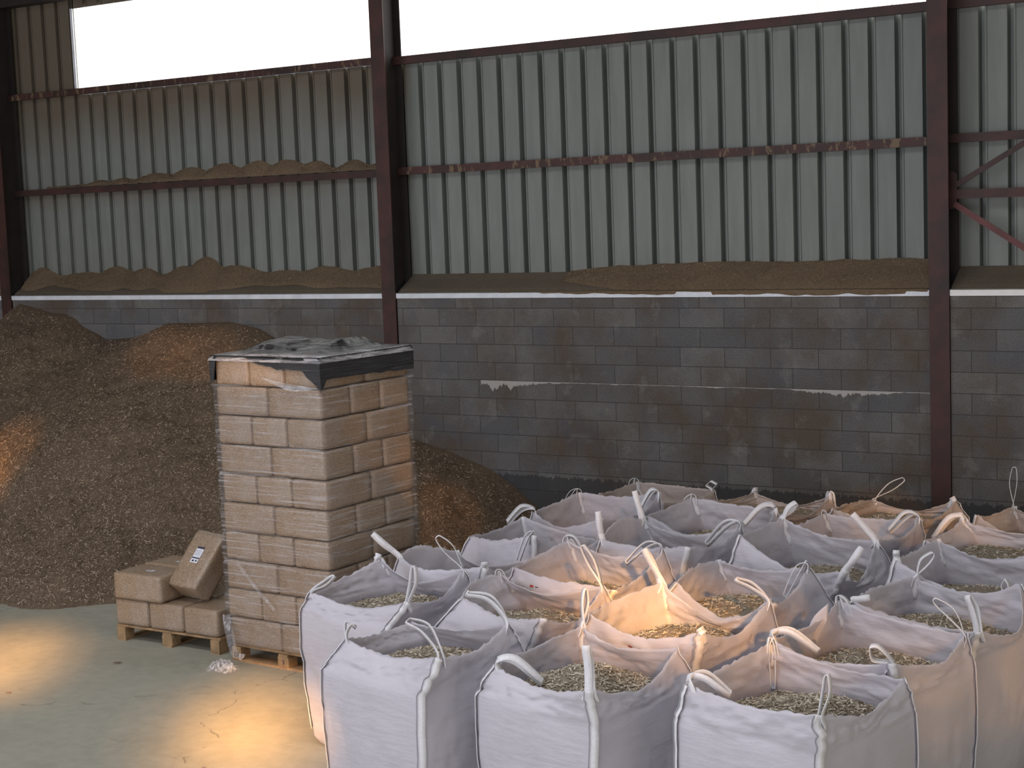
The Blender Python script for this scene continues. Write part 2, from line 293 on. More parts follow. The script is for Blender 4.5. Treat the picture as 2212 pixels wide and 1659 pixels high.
COLS = [-32.33, -25.865, -19.40, -13.02, -6.60]            # column centre lines along the back wall
wb = MB()
edges = [-38.0] + COLS
for i in range(5):
    x0 = (COLS[i-1] + 0.0955) if i else -38.0; x1 = COLS[i] - 0.0955
    wb.box(x0, x1, 0.0, 0.34, -0.02, 2.70)
wall = wb.build('wall_back', MT['block']); tag(wall, kind='structure')
for i in range(5):
    x0 = (COLS[i-1] + 0.0955) if i else -38.0; x1 = COLS[i] - 0.0955
    lb = MB(); n = 60; xs = np.linspace(x0, x1, n); yy = [0.0, 0.0, 0.08, 0.17, 0.26, 0.345]; zz = [2.70, 2.738, 2.80, 2.85, 2.90, 2.955]
    f = sines(40+i, 8, 0.5, 4)
    lb.quad_grid(np.array([[(x, yy[j], zz[j] + (0.004*f(x, yy[j]*3) if 1 < j < 5 else 0)) for j in range(6)] for x in xs]))
    led = lb.build('ledge', MT['mortar'], wall, smooth=False)
    # folded metal flashing along the top edge of the blocks
    fm = MB(); m = MT['white'] if i >= 3 else MT['galv']
    if i == 3: m = MT['galv']
    if i == 4: m = MT['white']
    fm.box(x0 + 0.002, x1 - 0.002, -0.016, -0.001, 2.697, 2.756); fm.box(x0 + 0.002, x1 - 0.002, -0.016, 0.03, 2.752, 2.757)
    o = fm.build('trim_%d' % (i+1), m); tag(o, kind='structure')
# ribbed sheet cladding (narrow recessed ribs seen from inside), one sheet run per bay
RIB0 = -25.496 - 0.2657*50; PITCH = 0.2657; YS = 0.352
def cladding(x0, x1, z0, z1, name, parent):
    mb = MB(); pts = [(x0, YS)]
    k = math.ceil((x0 - RIB0)/PITCH)
    while RIB0 + k*PITCH < x1 - 0.06:
        xr = RIB0 + k*PITCH
        if xr > x0 + 0.01:
            pts += [(xr-0.006, YS), (xr+0.000, YS+0.095), (xr+0.050, YS+0.095), (xr+0.058, YS), (xr+0.070, YS), (xr+0.073, YS+0.010), (xr+0.082, YS+0.010), (xr+0.086, YS)]
        k += 1
    pts.append((x1, YS)); P = np.array([[(x, y, z0), (x, y, z1)] for x, y in pts]); mb.quad_grid(P)
    P2 = np.array([[(x, y+0.0015, z0), (x, y+0.0015, z1)] for x, y in pts]); P2[:, :, 1] += 0.0005; mb.quad_grid(P2)
    return mb.build(name, MT['clad'], parent)
ZG = 5.43
WIN = {1: (-24.63, COLS[2]-0.02), 2: (COLS[2]+0.02, COLS[3]-0.02)}
for i in range(5):
    x0 = COLS[i-1] if i else -38.0; x1 = COLS[i]
    cladding(x0, x1, 2.90, ZG - 0.05, 'cladding', wall)
    if i == 2:
        cladding(x0, -24.63, ZG - 0.05, 6.75, 'cladding', wall); cladding(-24.63, x1, 6.50, 6.75, 'cladding', wall)
    elif i == 3: cladding(x0, x1, 6.62, 6.75, 'cladding', wall)
    elif i < 2: cladding(x0, x1, ZG - 0.05, 6.75, 'cladding', wall)
    else: cladding(x0, x1, 6.62, 6.75, 'cladding', wall)
for n, (x0, x1, z1) in enumerate([(-24.63, COLS[2], 6.50), (COLS[2], COLS[3], 6.62), (COLS[3], COLS[4], 6.62)]):
    mb = MB(); mb.box(x0, x1, YS + 0.012, YS + 0.016, ZG - 0.04, z1); o = mb.build('window_%d' % (n+1), MT['pane']); tag(o, kind='structure')
    if n == 0:
        fr = MB(); fr.box(x0 - 0.03, x0 + 0.012, YS - 0.02, YS + 0.02, ZG - 0.02, z1); fr.build('window_frame', MT['galv'], o)
# roof, rear gobo wall added for its sun patches, side walls (outside the picture: they shape the light)
rf = MB(); rf.quad_grid(np.array([[(x, 0.5, 6.76), (x, -21.0, 10.6)] for x in (-40, 17)])); rf.quad_grid(np.array([[(x, 0.5, 6.80), (x, -21.0, 10.64)] for x in (-40, 17)]))
tag(rf.build('ceiling', MT['roof']), kind='structure')
HOLES = []   # (target point, half width, half height on the rear gobo, density)
T = [((-19.25, -5.95, 0), 0.42, 0.13, 0.95), ((-18.7, -5.9, 0), 0.25, 0.06, 0.3), ((-16.15, -6.22, 0), 0.44, 0.13, 0.95), ((-15.90, -6.75, 0), 0.40, 0.12, 0.80), ((-16.6, -6.7, 0), 0.20, 0.06, 0.3), ((-20.0, -6.2, 0), 0.4, 0.10, 0.5),
     ((-12.95, -5.95, 1.10), 0.60, 0.19, 0.21), ((-13.75, -5.7, 1.08), 0.26, 0.08, 0.07), ((-12.35, -6.1, 1.05), 0.20, 0.09, 0.07), ((-10.85, -5.2, 0.78), 0.22, 0.14, 0.10), ((-11.05, -6.2, 0.95), 0.22, 0.3, 0.03),
     ((-23.2, -2.9, 0.80), 0.22, 0.22, 0.34), ((-23.1, -2.5, 1.15), 0.13, 0.16, 0.30), ((-22.1, -1.0, 2.22), 0.20, 0.04, 0.36), ((-21.5, -1.0, 2.25), 0.20, 0.04, 0.36),
     ((-18.35, -1.2, 0.70), 0.08, 0.05, 0.50), ((-17.95, -1.2, 0.50), 0.08, 0.05, 0.50), ((-17.1, -5.0, 2.62), 0.35, 0.05, 0.25),
     ((-14.55, -2.2, 1.02), 0.09, 0.05, 0.16), ((-13.45, -2.3, 1.0), 0.22, 0.05, 0.26), ((-12.75, -2.1, 1.0), 0.3, 0.05, 0.22), ((-12.3, -2.0, 1.12), 0.10, 0.05, 0.26), ((-11.8, -2.1, 1.02), 0.12, 0.05, 0.12), ((-14.9, -3.4, 1.1), 0.08, 0.04, 0.3)]
YR = -21.0
for (p, a, b_, dn) in T:
    t = (YR - p[1])/SUN_DIR.y; HOLES.append((p[0] + SUN_DIR.x*t, p[2] + SUN_DIR.z*t, a, b_, dn))
cs = 0.05; xs = np.arange(-36, 16, cs); zs = np.arange(0.0, 10.78, cs); XX, ZZ = np.meshgrid(xs + cs/2, zs + cs/2, indexing='ij')
open_p = np.zeros_like(XX)
for (hx, hz, a, b_, dn) in HOLES:
    r = np.sqrt(((XX-hx)/a)**2 + ((ZZ-hz)/b_)**2); open_p = np.maximum(open_p, dn*np.clip(1.45 - r*0.75, 0, 1)*(r < 1.55))
solid = RNG.random(XX.shape) >= open_p
ii, jj = np.nonzero(solid); nz_ = len(zs) + 1
gv = np.array([[(x, YR, z) for z in np.append(zs, zs[-1]+cs)] for x in np.append(xs, xs[-1]+cs)]).reshape(-1, 3)
q = np.stack([ii*nz_+jj, (ii+1)*nz_+jj, (ii+1)*nz_+jj+1, ii*nz_+jj+1], 1)
tag(link('wall_rear_gobo', mesh_np('wall_rear_gobo', gv, q), MT['roof']), kind='structure')
sw = MB(); sw.box(-38.3, -38.0, -21, 0.34, -0.02, 7.2); tag(sw.build('wall_left', MT['block']), kind='structure')

# ------------------------------------------------------------------ steel frame
col_lab = {1: 'dusty steel column at the far left end of the wall, its foot buried in the heap', 2: 'dark red steel column behind the tall wrapped stack of bales',
           3: 'dark red steel column with soot stains, standing behind the farthest bulk bags', 4: 'steel column beyond the cross braced bay', 0: 'steel column beyond the big heap'}
for i, cx in enumerate(COLS):
    if i in (0, 4): continue
    r = bpy.data.objects.new('steel_column', None); C.objects.link(r); r.location = (cx, 0, 0)
    tag(r, col_lab[i], 'column', 'steel columns along the back wall')
    a = MB(); a.box(-0.095, 0.095, -0.028, -0.014, 0.0, 6.9); a.build('front_flange', MT['steel'], r)
    a = MB(); a.box(-0.005, 0.005, -0.014, 0.29, 0.0, 6.9); a.build('web', MT['web'], r)
    a = MB(); a.box(-0.095, 0.095, 0.29, 0.304, 0.0, 6.9); a.build('rear_flange', MT['web'], r)
bays = [(-38, -32.33), (-32.33, -25.865), (-25.865, -19.40), (-19.40, -13.02), (-13.02, -6.60)]
def girt(i, z0, z1, label, mat, y0=0.235):
    x0, x1 = bays[i][0] + 0.012, bays[i][1] - 0.012; a = MB()
    a.box(x0, x1, y0, y0+0.008, z0, z1); a.box(x0, x1, y0+0.008, 0.286, z1-0.007, z1); a.box(x0, x1, y0+0.008, 0.286, z0, z0+0.007)
    return tag(a.build('steel_rail', mat), label, 'rail', 'horizontal rails carrying the sheet cladding')
girt(2, 5.375, 5.455, 'dusty rail under the smaller bright window strip, above the sheets by the heap', MT['steel_dusty'])
girt(3, 5.345, 5.435, 'dark red rail under the longer bright window strip', MT['steel'])
girt(4, 5.345, 5.435, 'dark top rail of the cross braced bay, beside the right column', MT['steel'])
girt(2, 4.090, 4.170, 'middle rail with a long ridge of sawdust lying on it', MT['steel'])
girt(3, 4.098, 4.184, 'middle rail streaked with dusty drips, between the two dark columns', MT['steel_dusty'])
girt(4, 4.115, 4.195, 'middle rail in the cross braced bay, above the diagonal braces', MT['steel'])
girt(1, 4.090, 4.170, 'middle rail left of the far left column', MT['steel'])
a = MB(); a.box(-25.85, -19.41, 0.10, 0.28, 6.60, 6.72); tag(a.build('eaves_beam', MT['web']), 'dark eaves beam above the smaller window strip', 'beam')
# bracing right of column 3
br_ = bpy.data.objects.new('wall_brace', None); C.objects.link(br_); br_.location = (-12.93, 0.15, 3.66); tag(br_, 'dark red K shaped wall brace bolted to the sooty right column', 'brace')
def bar(name, a, b_, wd, th, mat):
    m = MB(); m.bar(Vector(a) - br_.location, Vector(b_) - br_.location, wd, th); return m.build(name, mat, br_)
bar('horizontal_bar', (-13.01, 0.15, 3.635), (-6.62, 0.15, 3.60), 0.085, 0.04, MT['steel'])
bar('upper_diagonal', (-12.90, 0.14, 3.72), (-10.60, 0.14, 5.02), 0.050, 0.012, MT['steel'])
bar('lower_diagonal', (-12.92, 0.14, 3.545), (-10.6, 0.14, 2.02), 0.055, 0.012, simple('brighter_red_steel', (0.14, 0.045, 0.042), 0.6, 0.2, 3))
m = MB(); m.prism([(-0.075, -0.17), (0.02, -0.15), (0.035, -0.05), (0.035, 0.16), (0.0, 0.19), (-0.075, 0.19)], -0.004, 0.006); m.build('gusset_plate', MT['steel'], br_)

# ------------------------------------------------------------------ loose shavings: curls as little bent strips
def curls(pos, nrm, rng, lmin, lmax, wmin, wmax):
    n = len(pos); t = rng.normal(size=(n, 3)); nrm = nrm/np.linalg.norm(nrm, axis=1, keepdims=True)
    t -= nrm*np.sum(t*nrm, axis=1, keepdims=True)*rng.uniform(0.45, 1.0, (n, 1)); t /= np.linalg.norm(t, axis=1, keepdims=True)
    u = np.cross(nrm + rng.normal(scale=0.5, size=(n, 3)), t); u /= np.linalg.norm(u, axis=1, keepdims=True); k = np.cross(t, u)
    l = rng.uniform(lmin, lmax, (n, 1)); w_ = rng.uniform(wmin, wmax, (n, 1)); c = rng.uniform(-0.55, 0.75, (n, 1))
    V = np.zeros((n, 4, 2, 3))
    for j, s in enumerate((-0.5, -0.18, 0.18, 0.5)):
        cen = pos + t*l*s + k*l*c*(0.25 - s*s) + nrm*wmin*0.8
        V[:, j, 0] = cen - u*w_/2; V[:, j, 1] = cen + u*w_/2
    b = (np.arange(n)*8)[:, None, None]; q = np.array([[0, 1, 3, 2], [2, 3, 5, 4], [4, 5, 7, 6]])[None]
    return V.reshape(-1, 3), (b + q).reshape(-1, 4)
def stuff_mesh(name, V, Q, cV, cQ, mats, label, cat, group=None, parent=None, loc=None):
    VV = np.concatenate([V, cV]); QQ = np.concatenate([Q, cQ + len(V)]); mi = np.concatenate([np.zeros(len(Q), int), np.ones(len(cQ), int)])
    me = mesh_np(name, VV, QQ, smooth=True, mats=mi); o = link(name, me, mats, parent, loc); return tag(o, label, cat, group, 'stuff')
def grid_faces(n, m, keep=None):
    i, j = np.meshgrid(np.arange(n-1), np.arange(m-1), indexing='ij'); q = np.stack([i*m+j, (i+1)*m+j, (i+1)*m+j+1, i*m+j+1], -1)
    return q.reshape(-1, 4) if keep is None else q[keep]

# the big heap against the back wall
HX = [-30, -28, -26.6, -26.05, -25.62, -25.3, -25.03, -24.75, -24.55, -24.45, -24.2, -24.0, -23.4, -23.1, -22.9, -22.5, -21.84, -21.4, -21.0, -20.5, -19.8, -19.18, -18.73, -18.1, -17.8, -17.5, -17.2, -16.8]
HZ = [1.3, 1.9, 2.2, 2.42, 2.67, 2.61, 2.55, 2.53, 2.46, 2.37, 2.28, 2.19, 2.24, 2.33, 2.42, 2.42, 2.44, 2.36, 2.18, 1.85, 1.42, 1.10, 1.00, 0.80, 0.62, 0.40, 0.2, -0.05]
BX = [-30, -24, -21.2, -20.6, -20.3, -19.95, -19.4, -18.6, -17.6, -16.8]; BY = [-4.2, -4.5, -4.45, -4.55, -4.45, -4.05, -3.75, -3.1, -1.9, -0.7]
bigf = sines(3, 14, 0.25, 1.2); midf = sines(4, 22, 1.5, 6.0); finef = sines(5, 30, 6, 22)
def heap_z(x, y):
    hw = np.interp(x, HX, HZ); hs = np.interp(x, HX, np.convolve(np.pad(HZ, 2, mode='edge'), np.ones(5)/5, 'valid'))
    yb = np.interp(x, BX, BY); s = np.clip(y/yb, 0, 1.3); k = np.clip(-y/0.9, 0, 1); top = hw*(1-k) + hs*k
    z = top*(1 - np.power(np.clip(s, 0, 2), 1.12)*0.97) - 0.02
    env = np.clip(-y/0.6, 0, 1)*np.clip(z/0.25, 0, 1)
    z = z + env*(0.085*bigf(x, y) + 0.05*midf(x, y) + 0.020*finef(x, y)) + 0.10*env*np.exp(-((x+22.9)/0.8)**2 - ((y+2.6)/0.9)**2)
    return np.where(s > 1.0, -0.05, z)
nx, ny = 330, 150; gx = np.linspace(-30, -16.8, nx); gy = np.linspace(-4.7, -0.006, ny); X, Y = np.meshgrid(gx, gy, indexing='ij'); Z = heap_z(X, Y)
near = (np.minimum(np.abs(X - COLS[1]), np.abs(X - COLS[2])) < 0.17) & (Y > -0.05)
keep = (np.maximum.reduce([Z[:-1, :-1], Z[1:, :-1], Z[:-1, 1:], Z[1:, 1:]]) > -0.03)
Y = np.where(near, -0.045, Y); V = np.stack([X, Y, np.maximum(Z, -0.03)], -1).reshape(-1, 3); Q = grid_faces(nx, ny, keep)
n = 95000; px = RNG.uniform(-26.8, -16.9, n); py = -np.power(RNG.random(n), 0.8)*4.6; pz = heap_z(px, py); ok = (pz > 0.0) & (py < -0.06); px, py, pz = px[ok], py[ok], pz[ok]
e = 0.03; nr = np.stack([-(heap_z(px+e, py)-heap_z(px-e, py))/(2*e), -(heap_z(px, py+e)-heap_z(px, py-e))/(2*e), np.ones_like(px)], -1)
cV, cQ = curls(np.stack([px, py, pz + 0.004], -1), nr, RNG, 0.014, 0.042, 0.003, 0.008)
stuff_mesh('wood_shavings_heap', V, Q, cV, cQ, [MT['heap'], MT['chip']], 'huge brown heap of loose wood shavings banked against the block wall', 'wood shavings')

# sawdust on the ledge and on the rail
def drift(name, x0, x1, ybk, yfr, zb, zf, hfun, label, nch, seed):
    n, m = int((x1-x0)/0.03), 14; xs = np.linspace(x0, x1, n); ss = np.linspace(0, 1, m); X, S = np.meshgrid(xs, ss, indexing='ij')
    rng = np.random.default_rng(seed); H, FR = hfun(X); f = sines(seed, 26, 2, 16); S2 = S*FR
    base = zb + (zf - zb)*S2; fade = np.clip(1 - S, 0, 1)**0.75
    Z = base + H*fade + 0.010*f(X, S*0.4)*np.clip(4*(1-S), 0, 1)*(H > 0.004) + 0.012; Z = np.where(S >= 1, base + 0.008, np.maximum(Z, base + 0.009))
    Yy = ybk + (yfr - ybk)*S2
    V = np.stack([X, Yy, Z], -1); k = rng.integers(0, (n-1)*(m-2), nch); i, j = k//(m-2), k % (m-2); pos = V[i, j] + (V[i+1, j+1]-V[i, j])*rng.random((nch, 1))
    nn = np.tile(np.array([[0, -0.6, 1.0]]), (nch, 1)); cV, cQ = curls(pos + np.array([0, -0.002, 0.002]), nn, rng, 0.012, 0.035, 0.003, 0.006)
    return stuff_mesh(name, V.reshape(-1, 3), grid_faces(n, m), cV, cQ, [MT['drift'], MT['driftchip']], label, 'sawdust')
def bumps(lst, base=0.0):
    def f(X):
        h = np.full_like(X, base)
        for c, wd, a in lst: h = np.maximum(h, a*np.exp(-((X-c)/wd)**2)) if a > 0 else h
        g = sines(11, 18, 0.4, 3)(X, 0*X)
        return h*(1+0.25*g), np.clip(0.55 + 0.30*g + h*2.0, 0.2, 0.97)
    return f
drift('sawdust_ledge_drift', -25.74, -19.52, 0.340, 0.02, 2.955, 2.76, bumps([(-25.5, .28, .17), (-24.7, .5, .08), (-24.1, .35, .15), (-23.6, .3, .12), (-22.9, .3, .12), (-22.5, .35, .20), (-22.0, .4, .14), (-21.2, .5, .06), (-20.6, .4, .10), (-19.8, .35, .09)], 0.03),
      'lumpy sawdust drift along the ledge above the big heap, below the dustier sheets', 2600, 21)
crust = drift('sawdust_ledge_crust', -17.2, -13.13, 0.340, 0.005, 2.955, 2.75, lambda X: ((0.055*np.clip((X+17.2)/0.6, 0, 1)*(1+0.3*sines(12, 12, 0.5, 4)(X, 0*X))), np.clip(0.5+0.45*np.clip((X+17.2)/0.8, 0, 1), 0.3, 0.98)),
      'caked crust of brown sawdust on the ledge between the two dark columns', 1500, 22)
drift('sawdust_ledge_mound', -27.5, -25.98, 0.340, 0.02, 2.955, 2.76, bumps([(-26.4, .5, .16), (-26.0, .2, .10)], 0.05), 'sawdust piled on the ledge left of the far left column', 500, 24)
drift('sawdust_rail_ridge', -25.3, -19.50, 0.349, 0.232, 4.172, 4.172, bumps([(-24.3, .25, .07), (-23.9, .3, .08), (-23.3, .45, .11), (-22.7, .4, .13), (-22.1, .35, .19), (-21.6, .35, .20), (-21.1, .4, .19), (-20.7, .3, .15), (-20.1, .25, .12), (-19.7, .3, .07)], 0.02),
      'long ridge of sawdust resting on the middle rail', 1800, 23)

hx_ = np.linspace(-17.9, -13.13, 260); hf_ = sines(71, 24, 1.2, 9)(hx_, 0*hx_); hg_ = np.clip((hx_ + 17.6)/2.6, 0, 1)
dr_ = np.clip(0.012 + 0.036*hg_ + 0.022*hf_, 0.002, 0.057)*np.where((hx_ > -15.75) & (hx_ < -15.35), 0.25, 1.0)*np.where(hx_ > -13.35, 0.4, 1.0)
hm = MB(); hm.quad_grid(np.array([[(x, 0.012, 2.766), (x, -0.022, 2.7635), (x, -0.0215, 2.7615 - d*0.5), (x, -0.0185, 2.7600 - d)] for x, d in zip(hx_, dr_)])); hm.build('hanging_crust', MT['drift'], crust)

# ------------------------------------------------------------------ bulk bags
A0 = math.radians(-12)
BAGS = {
 '01': ([(-14.32, -7.44, 1.13), (-13.46, -7.68, 1.18), (-13.5, -6.91, 1.18), (-14.37, -6.72, 1.05)], [(-13.9, -7.55, 1.1), (-13.48, -7.28, 1.12), (-13.95, -6.81, 1.07), (-14.38, -7.08, 1.06)]),
 '02': ([(-13.22, -7.48, 1.11), (-12.45, -7.77, 1.15), (-12.38, -6.9, 1.16), (-13.15, -6.62, 1.14)], [(-12.83, -7.61, 1.06), (-12.39, -7.32, 1.04), (-12.82, -6.78, 1.08), (-13.22, -7.04, 1.11)]),
 '03': ([(-12.04, -7.46, 1.15), (-11.21, -7.71, 1.17), (-11.1, -6.82, 1.12), (-11.95, -6.58, 1.16)], [(-11.66, -7.58, 1.12), (-11.14, -7.26, 1.06), (-11.54, -6.69, 1.1), (-12.01, -7.0, 1.14)]),
 '10': ([(-15.43, -6.41, 1.08), (-14.47, -6.59, 1.14), (-14.54, -5.83, 1.2), (-15.43, -5.62, 1.16)], [(-14.95, -6.49, 1.04), (-14.49, -6.2, 1.08), (-15.01, -5.75, 1.04), (-15.45, -6.01, 1.09)]),
 '11': ([(-14.2, -6.35, 1.15), (-13.41, -6.64, 1.16), (-13.44, -5.84, 1.19), (-14.37, -5.66, 1.14)], [(-13.81, -6.49, 1.09), (-13.41, -6.24, 1.05), (-13.94, -5.77, 1.06), (-14.34, -6.01, 1.17)]),
 '12': ([(-13.2, -6.44, 1.16), (-12.34, -6.67, 1.19), (-12.29, -5.81, 1.2), (-13.14, -5.59, 1.18)], [(-12.79, -6.56, 1.09), (-12.32, -6.24, 1.08), (-12.68, -5.72, 0.99), (-13.23, -6.02, 1.16)]),
 '13': ([(-12.01, -6.44, 1.14), (-11.21, -6.69, 1.16), (-11.08, -5.79, 1.11), (-11.94, -5.55, 1.17)], [(-11.65, -6.57, 1.08), (-11.1, -6.22, 1.05), (-11.54, -5.66, 1.11), (-11.92, -5.95, 1.13)]),
 '20': ([(-15.42, -5.39, 1.12), (-14.52, -5.6, 1.16), (-14.58, -4.86, 1.07), (-15.43, -4.63, 1.01)], [(-15.06, -5.55, 1.09), (-14.59, -5.24, 1.05), (-15.07, -4.79, 0.95), (-15.51, -5.03, 1.12)]),
 '21': ([(-14.37, -5.45, 1.14), (-13.45, -5.66, 1.12), (-13.51, -4.84, 1.22), (-14.41, -4.65, 1.18)], [(-13.95, -5.56, 1.11), (-13.48, -5.24, 1.11), (-13.97, -4.75, 1.11), (-14.42, -5.05, 1.14)]),
 '22': ([(-13.12, -5.4, 1.14), (-12.32, -5.66, 1.14), (-12.42, -4.84, 1.19), (-13.2, -4.6, 1.12)], [(-12.73, -5.55, 0.98), (-12.39, -5.25, 1.08), (-12.82, -4.71, 1.1), (-13.2, -4.99, 1.15)]),
 '23': ([(-11.92, -5.39, 1.13), (-11.05, -5.64, 1.09), (-11.05, -4.74, 1.18), (-11.8, -4.51, 1.1)], [(-11.51, -5.5, 1.07), (-10.94, -5.17, 0.99), (-11.39, -4.61, 1.04), (-11.9, -4.94, 1.13)]),
 '30': ([(-15.45, -4.4, 1.08), (-14.68, -4.68, 1.2), (-14.59, -3.85, 1.01), (-15.45, -3.6, 1.09)], [(-15.09, -4.54, 1.1), (-14.66, -4.29, 0.97), (-14.96, -3.68, 1.0), (-15.47, -4.0, 1.05)]),
 '31': ([(-14.27, -4.37, 1.14), (-13.42, -4.61, 1.2), (-13.39, -3.76, 1.19), (-14.33, -3.58, 1.14)], [(-13.84, -4.47, 1.13), (-13.4, -4.17, 1.12), (-13.9, -3.69, 1.07), (-14.33, -3.95, 1.22)]),
 '32': ([(-13.13, -4.36, 1.26), (-12.24, -4.62, 1.13), (-12.32, -3.78, 1.17), (-13.15, -3.54, 1.23)], [(-12.68, -4.5, 1.07), (-12.29, -4.22, 0.97), (-12.74, -3.65, 1.14), (-13.16, -3.94, 1.23)]),
 '33': ([(-11.97, -4.39, 1.18), (-11.15, -4.66, 1.07), (-11.05, -3.72, 1.18), (-11.96, -3.53, 1.16)], [(-11.6, -4.53, 1.06), (-11.1, -4.19, 1.02), (-11.54, -3.64, 1.06), (-11.99, -3.95, 1.15)]),
 '40': ([(-15.46, -3.42, 1.1), (-14.65, -3.68, 1.15), (-14.58, -2.8, 1.21), (-15.48, -2.61, 1.13)], [(-15.08, -3.57, 1.02), (-14.56, -3.21, 1.1), (-15.01, -2.68, 1.13), (-15.48, -3.0, 1.1)]),
 '41': ([(-14.36, -3.43, 1.15), (-13.47, -3.66, 1.13), (-13.51, -2.83, 1.15), (-14.36, -2.6, 1.15)], [(-13.89, -3.54, 1.02), (-13.44, -3.22, 1.06), (-13.92, -2.69, 1.13), (-14.4, -3.02, 1.13)]),
 '42': ([(-13.16, -3.42, 1.13), (-12.36, -3.66, 1.15), (-12.33, -2.79, 1.15), (-13.19, -2.59, 1.09)], [(-12.78, -3.54, 1.09), (-12.32, -3.21, 1.08), (-12.73, -2.66, 1.09), (-13.2, -3.0, 1.09)]),
 '43': ([(-12.07, -3.44, 1.12), (-11.24, -3.67, 1.13), (-11.05, -2.74, 1.13), (-12.06, -2.57, 1.12)], [(-11.66, -3.55, 1.04), (-11.14, -3.21, 1.03), (-11.65, -2.67, 1.06), (-12.05, -2.98, 1.1)]),
 '50': ([(-15.39, -2.37, 1.08), (-14.62, -2.66, 1.1), (-14.55, -1.79, 1.07), (-15.44, -1.59, 1.06)], [(-15.02, -2.51, 1.02), (-14.58, -2.21, 1.03), (-14.98, -1.67, 1.06), (-15.44, -1.98, 1.05)]),
 '51': ([(-14.34, -2.42, 1.11), (-13.51, -2.67, 1.08), (-13.44, -1.79, 1.09), (-14.25, -1.56, 1.03)], [(-13.94, -2.54, 1.03), (-13.45, -2.22, 1.0), (-13.83, -1.67, 0.95), (-14.29, -1.97, 1.03)]),
 '52': ([(-13.17, -2.42, 1.1), (-12.36, -2.66, 1.11), (-12.36, -1.79, 1.12), (-13.13, -1.56, 1.03)], [(-12.78, -2.53, 1.05), (-12.35, -2.21, 1.05), (-12.74, -1.67, 0.97), (-13.14, -1.96, 1.08)]),
 '53': ([(-11.99, -2.41, 1.13), (-11.24, -2.67, 1.06), (-11.05, -1.74, 1.06), (-11.94, -1.54, 1.05)], [(-11.62, -2.54, 0.99), (-11.14, -2.21, 0.96), (-11.71, -1.68, 1.01), (-12.01, -1.98, 1.04)]),
}
LOOPS = [
 ('01','F',(-13.62, -7.73, 1.38),'f',0.09),
 ('01','R',(-13.71, -7.0, 1.36),'f',0.05),
 ('01','L',(-14.29, -7.39, 1.2),'f',0.04),
 ('02','F',(-12.47, -7.76, 1.38),'u',0.03),
 ('02','B',(-13.14, -6.59, 1.36),'u',0.05),
 ('02','L',(-13.0, -7.37, 1.02),'f',0.07),
 ('03','F',(-11.18, -7.69, 1.37),'u',0.05),
 ('03','B',(-11.92, -6.64, 0.93),'f',0.05),
 ('03','L',(-11.85, -7.38, 1.1),'f',0.08),
 ('13','F',(-11.31, -6.74, 1.25),'u',0.12),
 ('13','B',(-11.82, -5.56, 0.97),'f',0.05),
 ('13','L',(-11.77, -6.36, 1.08),'f',0.05),
 ('13','R',(-11.25, -5.83, 1.31),'u',0.08),
 ('10','L',(-15.29, -6.31, 1.18),'u',0.05),
 ('10','B',(-15.42, -5.64, 1.19),'u',0.03),
 ('10','R',(-14.69, -5.92, 1.43),'u',0.1),
 ('10','F',(-14.44, -6.54, 1.37),'u',0.04),
 ('11','B',(-14.31, -5.66, 1.01),'f',0.04),
 ('11','R',(-13.56, -5.88, 1.45),'u',0.07),
 ('12','F',(-12.33, -6.7, 1.23),'u',0.03),
 ('12','B',(-13.24, -5.63, 1.4),'u',0.02),
 ('12','R',(-12.47, -5.9, 1.33),'u',0.03),
 ('20','L',(-15.57, -5.5, 1.3),'u',0.02),
 ('20','F',(-14.51, -5.62, 1.2),'u',0.02),
 ('21','B',(-14.29, -4.6, 1.06),'f',0.05),
 ('21','R',(-13.72, -4.97, 1.14),'f',0.04),
 ('22','R',(-12.55, -4.93, 1.01),'f',0.06),
 ('23','F',(-11.11, -5.64, 1.3),'u',0.06),
 ('23','B',(-11.69, -4.47, 1.27),'u',0.08),
 ('23','L',(-11.8, -5.38, 1.16),'u',0.1),
 ('30','F',(-14.77, -4.79, 0.98),'f',0.05),
 ('31','B',(-14.39, -3.59, 1.37),'u',0.03),
 ('31','L',(-14.29, -4.37, 1.35),'u',0.03),
 ('31','R',(-13.61, -3.89, 1.07),'f',0.08),
 ('32','B',(-13.05, -3.5, 1.35),'u',0.09),
 ('32','R',(-12.48, -3.83, 1.36),'u',0.03),
 ('32','F',(-12.14, -4.58, 1.29),'u',0.03),
 ('33','F',(-11.16, -4.67, 1.18),'u',0.04),
 ('33','L',(-11.96, -4.41, 1.25),'u',0.03),
 ('40','B',(-15.6, -2.71, 0.96),'f',0.05),
 ('40','L',(-15.63, -3.54, 1.03),'f',0.08),
 ('40','R',(-14.7, -2.88, 1.11),'f',0.05),
 ('41','B',(-14.44, -2.67, 0.97),'f',0.07),
 ('41','R',(-13.72, -2.95, 1.04),'f',0.05),
 ('42','B',(-13.18, -2.62, 0.93),'f',0.06),
 ('42','R',(-12.53, -2.87, 1.06),'f',0.09),
 ('43','B',(-12.25, -2.66, 0.98),'f',0.08),
 ('50','B',(-15.5, -1.64, 0.94),'f',0.04),
 ('50','R',(-14.56, -1.81, 1.15),'u',0.14),
 ('51','B',(-14.23, -1.57, 1.07),'u',0.02),
 ('51','R',(-13.41, -1.8, 0.96),'f',0.04),
 ('52','B',(-12.89, -1.47, 1.21),'u',0.09),
 ('52','R',(-12.37, -1.82, 1.14),'u',0.03),
 ('53','B',(-11.94, -1.51, 1.37),'u',0.08),
]
